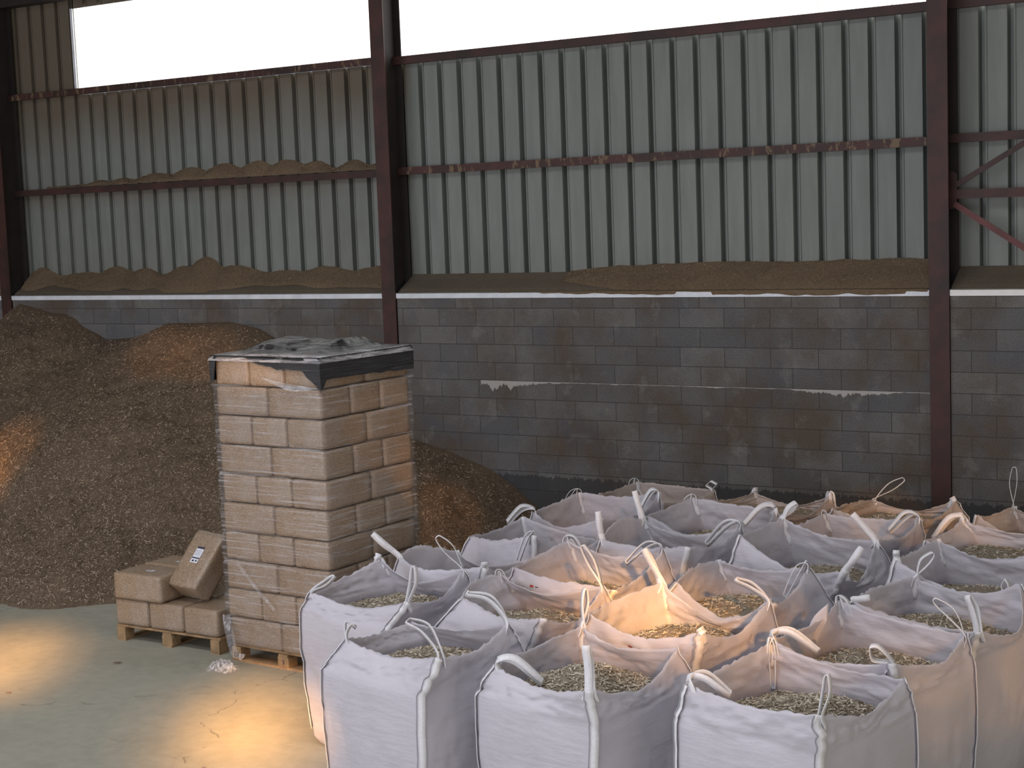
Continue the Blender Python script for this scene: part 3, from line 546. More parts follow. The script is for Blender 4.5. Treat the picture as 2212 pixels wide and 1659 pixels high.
#      fill z, heap, chips, body half width
FILL = {'01': (0.97, .09, 1500), '02': (0.955, .17, 3200), '03': (0.96, .13, 2600), '10': (0.96, .08, 1500), '11': (0.95, .10, 900), '12': (0.93, .16, 2000), '13': (0.93, .12, 1600),
        '20': (0.80, .05, 200), '21': (0.93, .12, 900), '22': (0.90, .15, 2200), '23': (0.90, .13, 1400), '30': (0.80, .05, 100), '31': (0.86, .05, 200), '32': (0.93, .10, 600), '33': (0.90, .10, 500),
        '40': (0.84, .05, 100), '41': (0.93, .09, 350), '42': (0.86, .05, 150), '43': (0.98, .08, 900), '50': (0.82, .05, 100), '51': (0.97, .09, 350), '52': (0.99, .06, 400), '53': (0.90, .05, 150)}
LAB = {
 '01': 'white bulk bag in the front row, its front strap bent back over the opening', '02': 'white bulk bag, middle of the front row, one strap straight up its front corner',
 '03': 'white bulk bag in the front row with a loop hanging down inside its back corner', '10': 'white bulk bag next to the wrapped stack, its foot showing on the floor',
 '11': 'white bulk bag directly behind the front row bag with the bent back strap', '12': 'golden sunlit white bulk bag in the middle of the bags',
 '13': 'wide white bulk bag, right behind the front row bag with the hanging inside loop', '20': 'white bulk bag with a low drooping rim, behind the one next to the wrapped stack',
 '21': 'white bulk bag behind the sunlit ones, small red print on its side', '22': 'white bulk bag behind the golden one, pale greenish shavings inside',
 '23': 'white bulk bag at the right picture edge, bright twisted loop over its front strap', '30': 'white bulk bag with a squared corner, close to the dark toe of the heap',
 '31': 'deep white bulk bag with two upright straps at its back and side corners', '32': 'white bulk bag with a long smooth front and three upright strap loops',
 '33': 'shadowed white bulk bag at the right edge, just behind the bright twisted loop', '40': 'white bulk bag, second row from the block wall, nearest the heap, back corner ridged',
 '41': 'white bulk bag, second row from the wall, flat folded strap at its back corner', '42': 'white bulk bag, second row from the wall, wide loop lying across its rim',
 '43': 'full white bulk bag, second row from the wall, cut by the right picture edge', '50': 'bulk bag by the block wall with an arched loop, nearest the heap',
 '51': 'low bulk bag by the block wall with one short strap tab', '52': 'bulk bag by the block wall with a long loop leaning towards the right column',
 '53': 'bulk bag by the block wall, right of the column, with a tall narrow upright loop'}
def edge_pt(c0, c1, m_, s, pw=1.55):
    c0, c1, m_ = (np.array(v) for v in (c0, c1, m_)); s = s[:, None]; lin = c0*(1-s) + c1*s
    return lin + (m_ - (c0+c1)/2)*(1 - np.abs(2*s-1)**pw)
NE = 36                                                          # segments per side
def bag_surface(key):
    cs, ms = BAGS[key]; cs = [np.array(c) for c in cs]; seed = int(key)+50; zf = FILL[key][0]
    r = np.random.default_rng(seed); c = sum(cs)/4; half = 0.455 if key[0] in '45' else 0.47
    s = np.arange(NE)/NE
    rim = np.concatenate([edge_pt(cs[e], cs[(e+1) % 4], ms[e], s) for e in range(4)])
    t = np.arange(4*NE)/NE; n = len(t); e = np.floor(t).astype(int); f = t - e
    nom = [(-1, -1), (1, -1), (1, 1), (-1, 1)]
    ca, sa = math.cos(A0), math.sin(A0)
    def plan(h, rnd):
        P = np.array([[nom[k][0]*(1-u) + nom[(k+1) % 4][0]*u, nom[k][1]*(1-u) + nom[(k+1) % 4][1]*u] for k, u in zip(e, f)])
        Rr = np.linalg.norm(P, axis=1, keepdims=True); circ = P/Rr*1.08; P = P*(1-rnd) + circ*rnd; P = P*h
        return np.stack([P[:, 0]*ca - P[:, 1]*sa + c[0], P[:, 0]*sa + P[:, 1]*ca + c[1]], -1)
    # outward directions per perimeter point
    nd = np.array([[math.sin(A0), -math.cos(A0)], [math.cos(A0), math.sin(A0)], [-math.sin(A0), math.cos(A0)], [-math.cos(A0), -math.sin(A0)]])
    out = nd[e]; corner = np.abs(2*f-1)                            # 1 at the corners
    f1 = sines(seed, 16, 0.8, 4); f2 = sines(seed+1, 12, 3, 9); f3 = sines(seed+2, 16, 1.2, 5); f4 = sines(seed+3, 7, 0.6, 1.6); f5 = sines(seed+4, 7, 0.7, 2.0)
    rows = []; vb = np.concatenate([[0.0, 0.02, 0.06], np.linspace(0.12, 0.9, 15), [0.94, 0.97, 1.0]])
    for v in vb:
        z = v*zf*0.98 + 0.003; h = half*(0.88 + 0.12*math.sin(math.pi*min(1, 0.12 + v*0.62)))
        if v < 0.06: h *= 0.93 + 0.07*(v/0.06)
        P = plan(h, 0.30*(1 - 0.55*v))
        env = math.sin(math.pi*min(1, v*0.9 + 0.08)); per = t*1.0
        d = 0.008*f1(per, v*1.2) + 0.004*f2(per*1.5, v*5) * (1 if v < 0.8 else 0.7)
        gth = 1 - 2*np.abs(np.sin((f-0.5)*math.pi*9 + 2.2*f1(per, v)))**0.6
        d = d + 0.009*gth*np.exp(-((1-corner)/0.30)**2)*v**1.3      # gathers by the corners
        cr = np.abs(f4(per*1.3, v*3.0)); d = d - 0.010*np.exp(-(cr/0.10)**2) - 0.008*np.exp(-(np.abs(f5(per*2.0, v*2.0))/0.08)**2)   # creases
        d = d - 0.012*np.exp(-((1-corner)/0.05)**2)
        P = P + out*(d*env)[:, None]
        rows.append(np.column_stack([P, np.full(n, z)]))
    top = rows[-1]; NR = 11
    for k in range(1, NR+1):
        u = k/NR; Pk = top*(1-u) + rim*u
        zt = top[:, 2]*(1-u) + rim[:, 2]*u; Pk[:, 2] = zt
        belly = math.sin(math.pi*u)
        amp = (0.016*f3(t, u*0.8) + 0.007*f2(t*2, u*1.5))
        amp = amp + 0.014*(1 - 2*np.abs(np.sin((f-0.5)*math.pi*7 + 2.0*f3(t, u)))**0.6)*np.exp(-((1-corner)/0.32)**2)*u
        amp = amp - 0.012*np.exp(-(np.abs(f4(t*1.4, 2+u*1.6))/0.10)**2) + 0.011*np.exp(-(np.abs(f5(t*1.8, 3+u*1.8))/0.09)**2)
        Pk[:, :2] += out*(amp*(0.35 + 0.65*belly) + 0.006*belly)[:, None]
        if k == NR: Pk[:, 2] += 0.006*f2(t*4, 3.3) + 0.008*f3(t*3, 1.0)
        rows.append(Pk)
    return np.array(rows), c, zf, rim, out
def bag_mesh(key):
    R_, c, zf, rim, out = bag_surface(key); nr, n = R_.shape[:2]; V = R_.reshape(-1, 3) - np.array([c[0], c[1], 0])
    i, j = np.meshgrid(np.arange(nr-1), np.arange(n), indexing='ij'); j2 = (j+1) % n
    Q = np.stack([i*n+j, i*n+j2, (i+1)*n+j2, (i+1)*n+j], -1).reshape(-1, 4)
    # bottom fan as quads through a centre ring
    b = len(V); ring = V[:n]*np.array([0.5, 0.5, 1]); V = np.concatenate([V, ring, [[0, 0, 0.003]]]); jj = np.arange(n); j3 = (jj+1) % n
    Q = np.concatenate([Q, np.stack([jj, b+jj, b+j3, j3], 1)])
    k2 = np.arange(0, n, 2); Q = np.concatenate([Q, np.stack([b+k2, np.full(len(k2), b+n), b+(k2+2) % n, b+(k2+1) % n], 1)])
    return mesh_np('bulk_bag', V, Q, smooth=True), R_, c, zf, rim
def ribbon(path, wdir, wd, th=0.003):
    P = np.array(path); n = len(P); T = np.gradient(P, axis=0); T /= np.linalg.norm(T, axis=1, keepdims=True) + 1e-9
    W = np.array(wdir, dtype=float); W = np.tile(W, (n, 1)) if W.ndim == 1 else W
    W = W - T*np.sum(W*T, axis=1, keepdims=True); W /= np.linalg.norm(W, axis=1, keepdims=True) + 1e-9; N_ = np.cross(T, W)
    V = np.stack([P - W*wd/2 - N_*th/2, P + W*wd/2 - N_*th/2, P + W*wd/2 + N_*th/2, P - W*wd/2 + N_*th/2], 1).reshape(-1, 3)
    Q = []
    for i in range(n-1):
        for a_, b_ in ((0, 1), (1, 2), (2, 3), (3, 0)): Q.append((i*4+a_, i*4+b_, (i+1)*4+b_, (i+1)*4+a_))
    Q += [(3, 2, 1, 0), ((n-1)*4, (n-1)*4+1, (n-1)*4+2, (n-1)*4+3)]
    return V, np.array(Q)
def spline(pts, n):
    pts = [np.array(p, float) for p in pts]; P = [2*pts[0]-pts[1]] + pts + [2*pts[-1]-pts[-2]]; out = []; segs = len(pts)-1
    for k in range(n):
        u = k/(n-1)*segs; i = min(int(u), segs-1); s = u-i; a, b, c_, d = P[i:i+4]
        out.append(0.5*((2*b) + (c_-a)*s + (2*a-5*b+4*c_-d)*s*s + (3*b-a-3*c_+d)*s**3))
    return np.array(out)
SIDE = np.array([CR.x, CR.y, 0.0]); SIDE /= np.linalg.norm(SIDE); FWD = np.array([-SIDE[1], SIDE[0], 0])
lift = {}
for (k, cn, ap, st, gap) in LOOPS:
    gap = gap if gap < 0.05 else gap*0.65
    lift.setdefault(k, []).append((cn, np.array(ap), st, gap))
bag_obj = {}
for key in BAGS:
    me, R_, c, zf, rim = bag_mesh(key); seed = int(key)
    o = link('bulk_bag', me, MT['bagold'] if key[0] == '5' else MT['bag'], loc=(c[0], c[1], 0)); tag(o, LAB[key], 'bulk bag', 'open white bulk bags of wood shavings')
    sm = o.modifiers.new('cloth', 'SOLIDIFY'); sm.thickness = 0.005; sm.offset = 0
    bag_obj[key] = o; off = np.array([c[0], c[1], 0]); rng = np.random.default_rng(900+seed)
    # webbing sewn down the corners, with the darker seam thread beside it
    for ci, cname in enumerate('LFRB'):
        if cname == 'B' and key[0] != '9': 
            colp = R_[-1:-9:-1, ci*NE]; inward = (np.array([c[0], c[1], 0]) - rim[ci*NE])*np.array([1, 1, 0]); inward /= np.linalg.norm(inward); P = colp + inward*0.010
        else:
            colp = R_[::-1, ci*NE][:-3]; outw = (rim[ci*NE] - np.array([c[0], c[1], 0]))*np.array([1, 1, 0]); outw /= np.linalg.norm(outw); P = colp + outw*0.009
        tv = R_[:, (ci*NE+1) % (4*NE)] - R_[:, ci*NE-1]; wv = tv[len(tv)//2]*np.array([1, 1, 0])
        V, Q = ribbon(P - off, wv, 0.042, 0.004); link('corner_strap', mesh_np('corner_strap', V, Q), MT['strap'], o)
        if cname in 'LF' and key[0] in '012':
            wn = wv/np.linalg.norm(wv); V, Q = ribbon(P - off + outw*0.003 - wn*0.030, wv, 0.007, 0.004); link('seam', mesh_np('seam', V, Q), MT['seam'], o)
    for (cn, ap, st, gap) in lift.get(key, []):
        ci = 'LFRB'.index(cn); cpt = rim[ci*NE]; e0 = rim[(ci*NE+1) % (4*NE)] - cpt; e1 = rim[ci*NE-1] - cpt
        e0 /= np.linalg.norm(e0); e1 /= np.linalg.norm(e1); b0 = cpt + e0*0.05 + np.array([0, 0, -0.06]); b1 = cpt + e1*0.05 + np.array([0, 0, -0.06])
        ax = ap - cpt; ln = np.linalg.norm(ax); axn = ax/(ln+1e-9)
        sd = SIDE*0.8 + FWD*rng.uniform(-0.6, 0.6); sd = sd - axn*np.dot(sd, axn); sd /= np.linalg.norm(sd)
        wdir = np.cross(axn, sd)
        if gap < 0.032: wdir, sd = sd, wdir                              # seen flat
        if st == 'u':
            mid = cpt + ax*0.55; tip = ap; bend = rng.uniform(-0.02, 0.02)*sd
            pts = [b0, cpt + e0*0.015, mid + sd*gap*0.55 + bend, ap - axn*0.02 + sd*gap*0.35, tip, ap - axn*0.02 - sd*gap*0.35, mid - sd*gap*0.55 + bend, cpt + e1*0.015, b1]
        else:
            up = np.array([0, 0, 0.045 + 0.10*min(ln, 0.4)]); mid = cpt + ax*0.45 + up
            pts = [b0, cpt + e0*0.02 + up*0.5, mid + sd*gap*0.5, ap + sd*gap*0.35, ap + axn*0.012, ap - sd*gap*0.35, mid - sd*gap*0.5, cpt + e1*0.02 + up*0.4, b1]
        V, Q = ribbon(spline(pts, 40) - off, wdir, 0.044 if gap < 0.032 else 0.040, 0.004); link('lifting_loop', mesh_np('lifting_loop', V, Q, smooth=False), MT['strap'], o)
    # shavings inside
    _, hh, nch = FILL[key]; cs_, ms_ = BAGS[key]; inner = R_[18]*1.0; zc = zf - 0.05
    nrad = 16; rr = np.linspace(0.0, 0.94, nrad); ff = sines(seed+300, 18, 1.5, 7); n = inner.shape[0]
    shift = np.array([rng.uniform(-0.12, 0.05), rng.uniform(0.0, 0.15)])
    def fz(x, y, r_): return zc - 0.01 + hh*np.exp(-(((x-c[0]-shift[0])/0.33)**2 + ((y-c[1]-shift[1])/0.33)**2)) + 0.016*ff(x, y)*np.clip((1-r_)*6, 0, 1)
    grid = np.zeros((nrad, n, 3))
    for a_, r_ in enumerate(rr):
        P = np.array([c[0], c[1], 0])*(1-r_) + inner*r_; grid[a_, :, :2] = P[:, :2]; grid[a_, :, 2] = fz(P[:, 0], P[:, 1], r_)
    i, j = np.meshgrid(np.arange(nrad-1), np.arange(n), indexing='ij'); j2 = (j+1) % n; Q = np.stack([i*n+j, (i+1)*n+j, (i+1)*n+j2, i*n+j2], -1).reshape(-1, 4)
    ra = np.sqrt(rng.random(nch))*0.90; ti = rng.integers(0, n, nch); P = np.array([c[0], c[1], 0])*(1-ra[:, None]) + inner[ti]*ra[:, None] + rng.normal(scale=0.006, size=(nch, 3))
    P[:, 2] = fz(P[:, 0], P[:, 1], ra) + 0.004; nrm = np.tile(np.array([[0, 0, 1.0]]), (nch, 1)); nrm[:, :2] += (P[:, :2]-c[:2])*0.4
    cV, cQ = curls(P, nrm, rng, 0.016, 0.042, 0.004, 0.008)
    slab = {'01': 'dark shavings under the bent over strap', '02': 'heaped shavings in the middle front row bag', '03': 'heaped shavings in the front row bag with the strap hanging inside its back',
            '10': 'pale shavings in the bag beside the wrapped stack', '11': 'pale shavings in the bag behind the bent over strap', '12': 'bright golden sunlit shavings in the middle of the bags',
            '13': 'shavings in the large bag with the stiff flap', '20': 'shavings in the bag with the grey drooping flap', '21': 'dark shavings in the bag just behind the sunlit ones',
            '22': 'greenish shavings in the bag behind the golden one', '23': 'brown shavings beside the twisted bright strap', '30': 'shavings low in the bag nearest the toe of the heap', '31': 'shavings deep in the empty looking bag',
            '32': 'shavings behind the long smooth front side', '33': 'brown shavings in the shadowed bag at the picture edge', '40': 'shavings in the bag with the ridged back corner', '41': 'shavings in the bag with the flat folded strap',
            '42': 'shavings in the bag with the wide loop on its rim', '43': 'wide field of brown shavings in the full bag at the picture edge', '50': 'shavings in the bag with the arched loop by the wall',
            '51': 'sunlit shavings in the low bag by the wall', '52': 'shavings in the bag under the long leaning loop', '53': 'shavings in the bag under the tall narrow loop'}[key]
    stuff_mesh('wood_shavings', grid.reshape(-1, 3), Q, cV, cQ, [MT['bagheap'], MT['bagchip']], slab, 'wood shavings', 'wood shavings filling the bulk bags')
# small faded prints on some bags
def prints(key, side, u, v, kind):
    R_, c, zf, rim, out = bag_surface(key); ci = side*NE; j = ci + int(u*NE); i = int(v*(R_.shape[0]-1)); p0 = R_[i, j]; tx = R_[i, j+2]-R_[i, j-2]; tx /= np.linalg.norm(tx); up = R_[i+1, j]-R_[i-1, j]; up /= np.linalg.norm(up)
    nn = np.cross(tx, up); nn *= -1 if np.dot(nn, p0-c) < 0 else 1; off = np.array([c[0], c[1], 0]); mats = {'red': MT['red'], 'green': MT['green'], 'ink': MT['ink']}
    for (dx, dz, wd, ht, col) in kind:
        q0 = p0 + nn*0.008 + tx*dx + up*dz; m = MB(); m.v = [tuple(q0 - off + tx*a_*wd/2 + up*b_*ht/2) for a_, b_ in ((-1, -1), (1, -1), (1, 1), (-1, 1))]; m.f = [(0, 1, 2, 3)]; m.build('printed_mark', mats[col], bag_obj[key])
prints('21', 0, 0.30, 0.88, [(0.0, 0, 0.035, 0.016, 'red'), (0.05, 0, 0.03, 0.008, 'ink'), (-0.06, -0.01, 0.05, 0.005, 'green'), (0.0, -0.03, 0.12, 0.004, 'green')])
prints('12', 0, 0.45, 0.9, [(0.0, 0, 0.05, 0.014, 'red'), (0.07, -0.02, 0.06, 0.010, 'red')])
prints('40', 0, 0.35, 0.93, [(0.0, 0.01, 0.09, 0.006, 'ink'), (0.0, -0.008, 0.12, 0.004, 'ink'), (-0.08, -0.02, 0.05, 0.006, 'ink')])
prints('43', 0, 0.35, 0.93, [(0.0, 0.01, 0.07, 0.006, 'ink')])

# stiff flap of rim cloth folded out on the wide bag
o = bag_obj['13']; A_, B_, C_, D_ = (np.array(q) - np.array(o.location) for q in ((-11.894, -5.833, 1.219), (-12.001, -5.929, 1.023), (-11.937, -5.913, 0.992), (-11.896, -5.863, 1.107)))
g = np.array([[(A_*(1-u) + B_*u)*(1-v) + (D_*(1-u) + C_*u)*v + np.array([-0.02, -0.02, 0.015])*math.sin(math.pi*u)*(1-v) for v in np.linspace(0, 1, 6)] for u in np.linspace(0, 1, 12)])
m = MB(); m.quad_grid(g); fo = m.build('folded_flap', MT['bag'], o, smooth=True); md = fo.modifiers.new('cloth', 'SOLIDIFY'); md.thickness = 0.005

# ------------------------------------------------------------------ pallets
def pallet(loc, rotz, W, D, label, front_boards, stamps):
    r = bpy.data.objects.new('wooden_pallet', None); C.objects.link(r); r.location = loc; r.rotation_euler = (0, 0, rotz); tag(r, label, 'pallet', 'wooden pallets under the bales')
    n = 6; bw = D/n*0.80                                     # deck boards run along x
    for k in range(n):
        y = D*(k+0.5)/n; m = MB(); m.box(0, W, y-bw/2, y+bw/2, 0.122, 0.143); m.build('deck_board', MT['pallet'], r, bevel=0.002)
    for k in range(3):
        x = (0.055, W/2, W-0.055)[k]; m = MB(); m.box(x-0.05, x+0.05, 0, D, 0.100, 0.122); m.build('stringer', MT['pallet'], r, bevel=0.002)
        for q in range(3):
            y = (0.055, D/2, D-0.055)[q]; m = MB(); m.box(x-(0.05 if k != 1 else 0.06), x+(0.05 if k != 1 else 0.06), y-0.055, y+0.055, 0.018 if front_boards else 0.016, 0.100)
            blk = m.build('block', MT['pallet'], r, bevel=0.003)
            if stamps and q == 0:
                s = MB()
                if k == 0:
                    for (x0, x1, z0, z1) in ((-.026, -.020, .035, .075), (-.026, -.010, .069, .075), (-.026, -.010, .035, .041), (0.0, .006, .035, .075), (0.0, .026, .069, .075), (0.0, .022, .052, .058), (.020, .026, .035, .075)): s.box(x+x0, x+x1, y-0.0565, y-0.0552, z0, z1)
                else:
                    for (x0, x1, z0, z1) in ((-.006, .010, .070, .078), (.006, .012, .050, .072), (-.004, .008, .050, .055), (-.004, .002, .034, .050)): s.box(x+x0, x+x1, y-0.0565, y-0.0552, z0, z1)
                s.build('stamp', MT['ink'], blk)
        m = MB()
        if not front_boards: m.box(x-0.05, x+0.05, 0, D, 0.0, 0.016); m.build('bottom_board', MT['pallet'], r)
    if front_boards:
        for y in (0.055, D/2, D-0.055): m = MB(); m.box(0, W, y-0.05, y+0.05, 0.0, 0.018); m.build('bottom_board', MT['pallet'], r)
    return r
pallet((-18.865, -4.985, 0), 0.0, 1.215, 0.80, 'low wooden pallet carrying the short pile of loose bales', False, False)
TR = -0.0526; TN = np.array([-16.2947, -5.1336]); TW, TD = 1.153, 1.105
ux, uy = np.array([math.cos(TR), math.sin(TR)]), np.array([-math.sin(TR), math.cos(TR)])
P0 = TN - ux*TW
pallet((P0[0]-0.005, P0[1]+0.02, 0), TR, TW+0.01, TD, 'wooden pallet under the tall wrapped stack of bales', True, True)

# ------------------------------------------------------------------ bales
def bale_mesh(lx, ly, lz, seed):
    f = sines(seed, 14, 1.5, 7, 3); nx_, ny_, nz_ = 14, 10, 8; V = []; Q = []; rad = 0.022
    def face(o_, a_, b_, na, nb):
        b0 = len(V); o_, a_, b_ = map(np.array, (o_, a_, b_))
        for i in range(na+1):
            for j in range(nb+1): V.append(o_ + a_*i/na + b_*j/nb)
        for i in range(na):
            for j in range(nb): Q.append((b0+i*(nb+1)+j, b0+(i+1)*(nb+1)+j, b0+(i+1)*(nb+1)+j+1, b0+i*(nb+1)+j+1))
    X, Y, Z = lx, ly, lz
    face((0,0,0), (X,0,0), (0,0,Z), nx_, nz_); face((0,Y,0), (0,0,Z), (X,0,0), nz_, nx_); face((0,0,0), (0,0,Z), (0,Y,0), nz_, ny_); face((X,0,0), (0,Y,0), (0,0,Z), ny_, nz_)
    face((0,0,0), (0,Y,0), (X,0,0), ny_, nx_); face((0,0,Z), (X,0,0), (0,Y,0), nx_, ny_)
    V = np.array(V); H = np.array([X, Y, Z])/2; D = V - H; Cc = np.clip(D, -(H-rad), H-rad); dv = D - Cc; ln = np.linalg.norm(dv, axis=1, keepdims=True)
    V2 = Cc + dv/np.maximum(ln, 1e-9)*np.minimum(ln, rad) ; nrm = np.where(ln > 1e-9, dv/np.maximum(ln, 1e-9), 0)
    V2 = V2 - nrm*(0.0045*np.abs(f(V[:, 0]*4, V[:, 1]*4, V[:, 2]*4)))[:, None]
    V2[:, 2] = np.clip(V2[:, 2], -H[2], H[2])
    # pinch loose surplus into the middle of each side
    o, idx = np.unique(np.round(V2, 5), axis=0, return_inverse=True); Q = idx.ravel()[np.array(Q)]
    ok = np.array([len(set(q)) == 4 for q in Q]); return mesh_np('shavings_bale', o + H - np.array([H[0], H[1], 0]), Q[ok], smooth=True)
LH = 0.2409
mesh_long = [bale_mesh(0.568, 0.362, LH-0.003, s) for s in (1, 2)]
mesh_short = [bale_mesh(0.379, 0.545, LH-0.003, s) for s in (3, 4)]
ordn = ['bottom', 'second', 'third', 'fourth', 'fifth', 'sixth', 'seventh', 'eighth', 'ninth', 'top']
rb = random.Random(5); G = 'wrapped bales in the tall stack'
for k in range(10):
    z = 0.1445 + LH*k; jx = rb.uniform(-0.008, 0.008); jy = rb.uniform(-0.006, 0.006)
    if k % 2 == 0: places = [(0, 0, 'L', 'left end of the near side'), (1, 0, 'L', 'at the near corner'), (1, 1, 'L', 'middle of the bag side'), (1, 2, 'L', 'far end of the bag side'), (0, 2, 'L', 'hidden far corner')]
    else: places = [(0, 0, 'S', 'left end of the near side'), (1, 0, 'S', 'middle of the near side'), (2, 0, 'S', 'at the near corner'), (2, 1, 'S', 'far end of the bag side'), (0, 1, 'S', 'hidden far corner')]
    for (a_, b_, tp, wd) in places:
        if wd.startswith('hidden'): continue
        if tp == 'L': cx_ = TW*(0.25 + 0.5*a_); cy_ = TD*(1/6 + b_/3); me = mesh_long[(a_+b_+k) % 2]
        else: cx_ = TW*(1/6 + a_/3); cy_ = TD*(0.25 + 0.5*b_); me = mesh_short[(a_+b_+k) % 2]
        q = P0 + ux*(cx_+jx) + uy*(cy_+jy)
        o = link('shavings_bale', me, None, loc=(q[0], q[1], z), rot=(0, 0, TR + rb.uniform(-0.004, 0.004)))
        if not me.materials: me.materials.append(MT['bale'])
        tag(o, 'bale in the wrapped stack, %s layer%s, %s' % (ordn[k], ' up' if 0 < k < 9 else '', wd), 'bale', G)
# loose pile on the low pallet
G2 = 'loose bales on the low pallet'
mp_a = bale_mesh(0.392, 0.385, 0.235, 7); mp_b = bale_mesh(0.568, 0.375, 0.240, 8)
for b_ in range(2):
    for a_ in range(3):
        o = link('shavings_bale', mp_a, None, loc=(-18.865+0.2+0.407*a_, -4.99+0.195+0.392*b_, 0.1435), rot=(0, 0, rb.uniform(-0.01, 0.01)))
        if not mp_a.materials: mp_a.materials.append(MT['bale'])
        tag(o, 'bale flat on the low pallet, %s, %s' % (('near row', 'hidden behind the near row')[b_], ('end towards the heap', 'middle', 'end touching the wrapped stack')[a_]), 'bale', G2)
def paper(parent, x, y, z, k):
    m = MB(); m.box(x-0.03*k, x+0.03*k, y-0.055*k, y+0.055*k, z, z+0.0012); m2 = m.build('paper_label', MT['paper'], parent)
    s = MB()
    def b(x0, x1, y0, y1): s.box(x+x0*k, x+x1*k, y+y0*k, y+y1*k, z+0.0012, z+0.0018)
    b(-0.03, 0.03, 0.042, 0.055); b(-0.03, 0.03, -0.026, -0.018)
    for q in range(4): b(-0.024, 0.018, 0.028-q*0.010, 0.0295-q*0.010)
    b(-0.018, -0.003, -0.048, -0.036); b(0.008, 0.02, -0.046, -0.034)
    s.build('printing', MT['ink'], m2)
for k_, (x, y, lab) in enumerate([(-18.565, -4.82, 'long bale on top of the low pile, the near one with a small white label'), (-18.58, -4.43, 'long bale on top of the low pile, behind the near labelled one')]):
    o = link('shavings_bale', mp_b, None, loc=(x, y, 0.3795), rot=(0, 0, 0.01 - 0.03*k_)); 
    if not mp_b.materials: mp_b.materials.append(MT['bale'])
    tag(o, lab, 'bale', G2); h = bpy.data.objects.new('label_holder', None)
    bpy.data.objects.remove(h)
    m = MB(); m.box(-0.02, 0.06, -0.05, -0.015, 0.2405, 0.2415); m.box(0.02, 0.06, -0.012, 0.005, 0.2405, 0.2412); lb = m.build('paper_label', MT['paper'], o); s = MB(); s.box(0.0, 0.045, -0.04, -0.036, 0.2415, 0.242); s.box(0.0, 0.03, -0.03, -0.027, 0.2415, 0.242); s.build('printing', MT['ink'], lb)
# the leaning bale
DM = np.array([0.56, 0.35, 0.23])
me = bale_mesh(DM[1], DM[0], DM[2], 9); me.materials.append(MT['bale'])
RM = np.array([[0.078, -0.9969, 0.0028], [0.6747, 0.0507, -0.7364], [0.734, 0.0594, 0.6766]])   # columns: long axis, width axis, face normal
cc = np.array([-18.0988, -4.6526, 0.668]); lo = link('shavings_bale', me, None)
B = np.column_stack([-RM[:, 1], RM[:, 0], RM[:, 2]]); org = cc - B[:, 2]*DM[2]/2
lo.matrix_world = Matrix(((B[0,0], B[0,1], B[0,2], org[0]), (B[1,0], B[1,1], B[1,2], org[1]), (B[2,0], B[2,1], B[2,2], org[2]), (0, 0, 0, 1)))
tag(lo, 'tilted bale with a tall white label, leaning against the wrapped stack', 'bale', G2)
top = DM[2] + 0.0006
paper(lo, -0.005, 0.035, top, 1.45)

# ------------------------------------------------------------------ stretch film round the tall stack
def tower_pt(x, y, z): q = P0 + ux*x + uy*y; return (q[0], q[1], z)
def film_shell(z0, z1, pad, fn, nz_, jitter=0.006):
    per = []; NP = 46
    for (xa, ya, xb, yb) in ((-pad, -pad, TW+pad, -pad), (TW+pad, -pad, TW+pad, TD+pad), (TW+pad, TD+pad, -pad, TD+pad), (-pad, TD+pad, -pad, -pad)):
        for i in range(NP): u = i/NP; per.append((xa+(xb-xa)*u, ya+(yb-ya)*u))
    per = np.array(per); cen = np.array([TW/2, TD/2]); n = len(per); g = np.zeros((nz_, n, 3)); 
    for a_, z in enumerate(np.linspace(z0, z1, nz_)):
        lay = ((z-0.1445)/LH) % 1.0; inn = 0.016*math.exp(-(min(lay, 1-lay)/0.06)**2)
        for b_ in range(n):
            p = cen + (per[b_]-cen)*(1 + (0.030 if z > 2.28 else 0)); d = (p-cen)/np.linalg.norm(p-cen); off = jitter*fn(b_/NP*1.3, z*3.0) - inn; q = p + d*off; g[a_, b_] = tower_pt(q[0], q[1], z)
    V = g.reshape(-1, 3); i, j = np.meshgrid(np.arange(nz_-1), np.arange(n), indexing='ij'); j2 = (j+1) % n
    return V, np.stack([i*n+j, i*n+j2, (i+1)*n+j2, (i+1)*n+j], -1).reshape(-1, 4)
V, Q = film_shell(0.150, 2.325, 0.013, sines(77, 20, 0.6, 5), 90)
fw = link('stretch_film', mesh_np('stretch_film', V, Q, smooth=True), MT['film']); tag(fw, 'clear stretch film wound round the tall stack of bales', 'plastic film')
# loose tail of film at the foot, a diagonal lap and the gathered milky rim
def sheet(path_a, path_b, n, m, fn, amp):
    A_, B_ = spline(path_a, n), spline(path_b, n); g = np.array([[A_[i]*(1-v) + B_[i]*v for v in np.linspace(0, 1, m)] for i in range(n)])
    for i in range(n):
        for j in range(m): g[i, j] += np.array([0.3, -1.0, 0.2])*amp*fn(i/n*2.5, j/m*2)
    return g
m = MB(); m.quad_grid(sheet([tower_pt(-0.035, -0.035, 0.40), tower_pt(0.02, -0.06, 0.22), tower_pt(0.12, -0.11, 0.09), tower_pt(0.20, -0.08, 0.05)], [tower_pt(0.05, -0.035, 0.40), tower_pt(0.10, -0.045, 0.24), tower_pt(0.17, -0.08, 0.12), tower_pt(0.24, -0.06, 0.10)], 26, 10, sines(61, 14, 1, 5), 0.010)); m.build('loose_tail', MT['tailfilm'], fw, smooth=True)
m = MB(); m.quad_grid(sheet([tower_pt(0.16, -0.040, 0.845), tower_pt(0.36, -0.042, 0.66), tower_pt(0.55, -0.040, 0.50)], [tower_pt(0.20, -0.038, 0.855), tower_pt(0.395, -0.040, 0.67), tower_pt(0.585, -0.038, 0.51)], 20, 3, sines(62, 8, 1, 3), 0.002)); m.build('film_lap', MT['tailfilm'], fw, smooth=True)
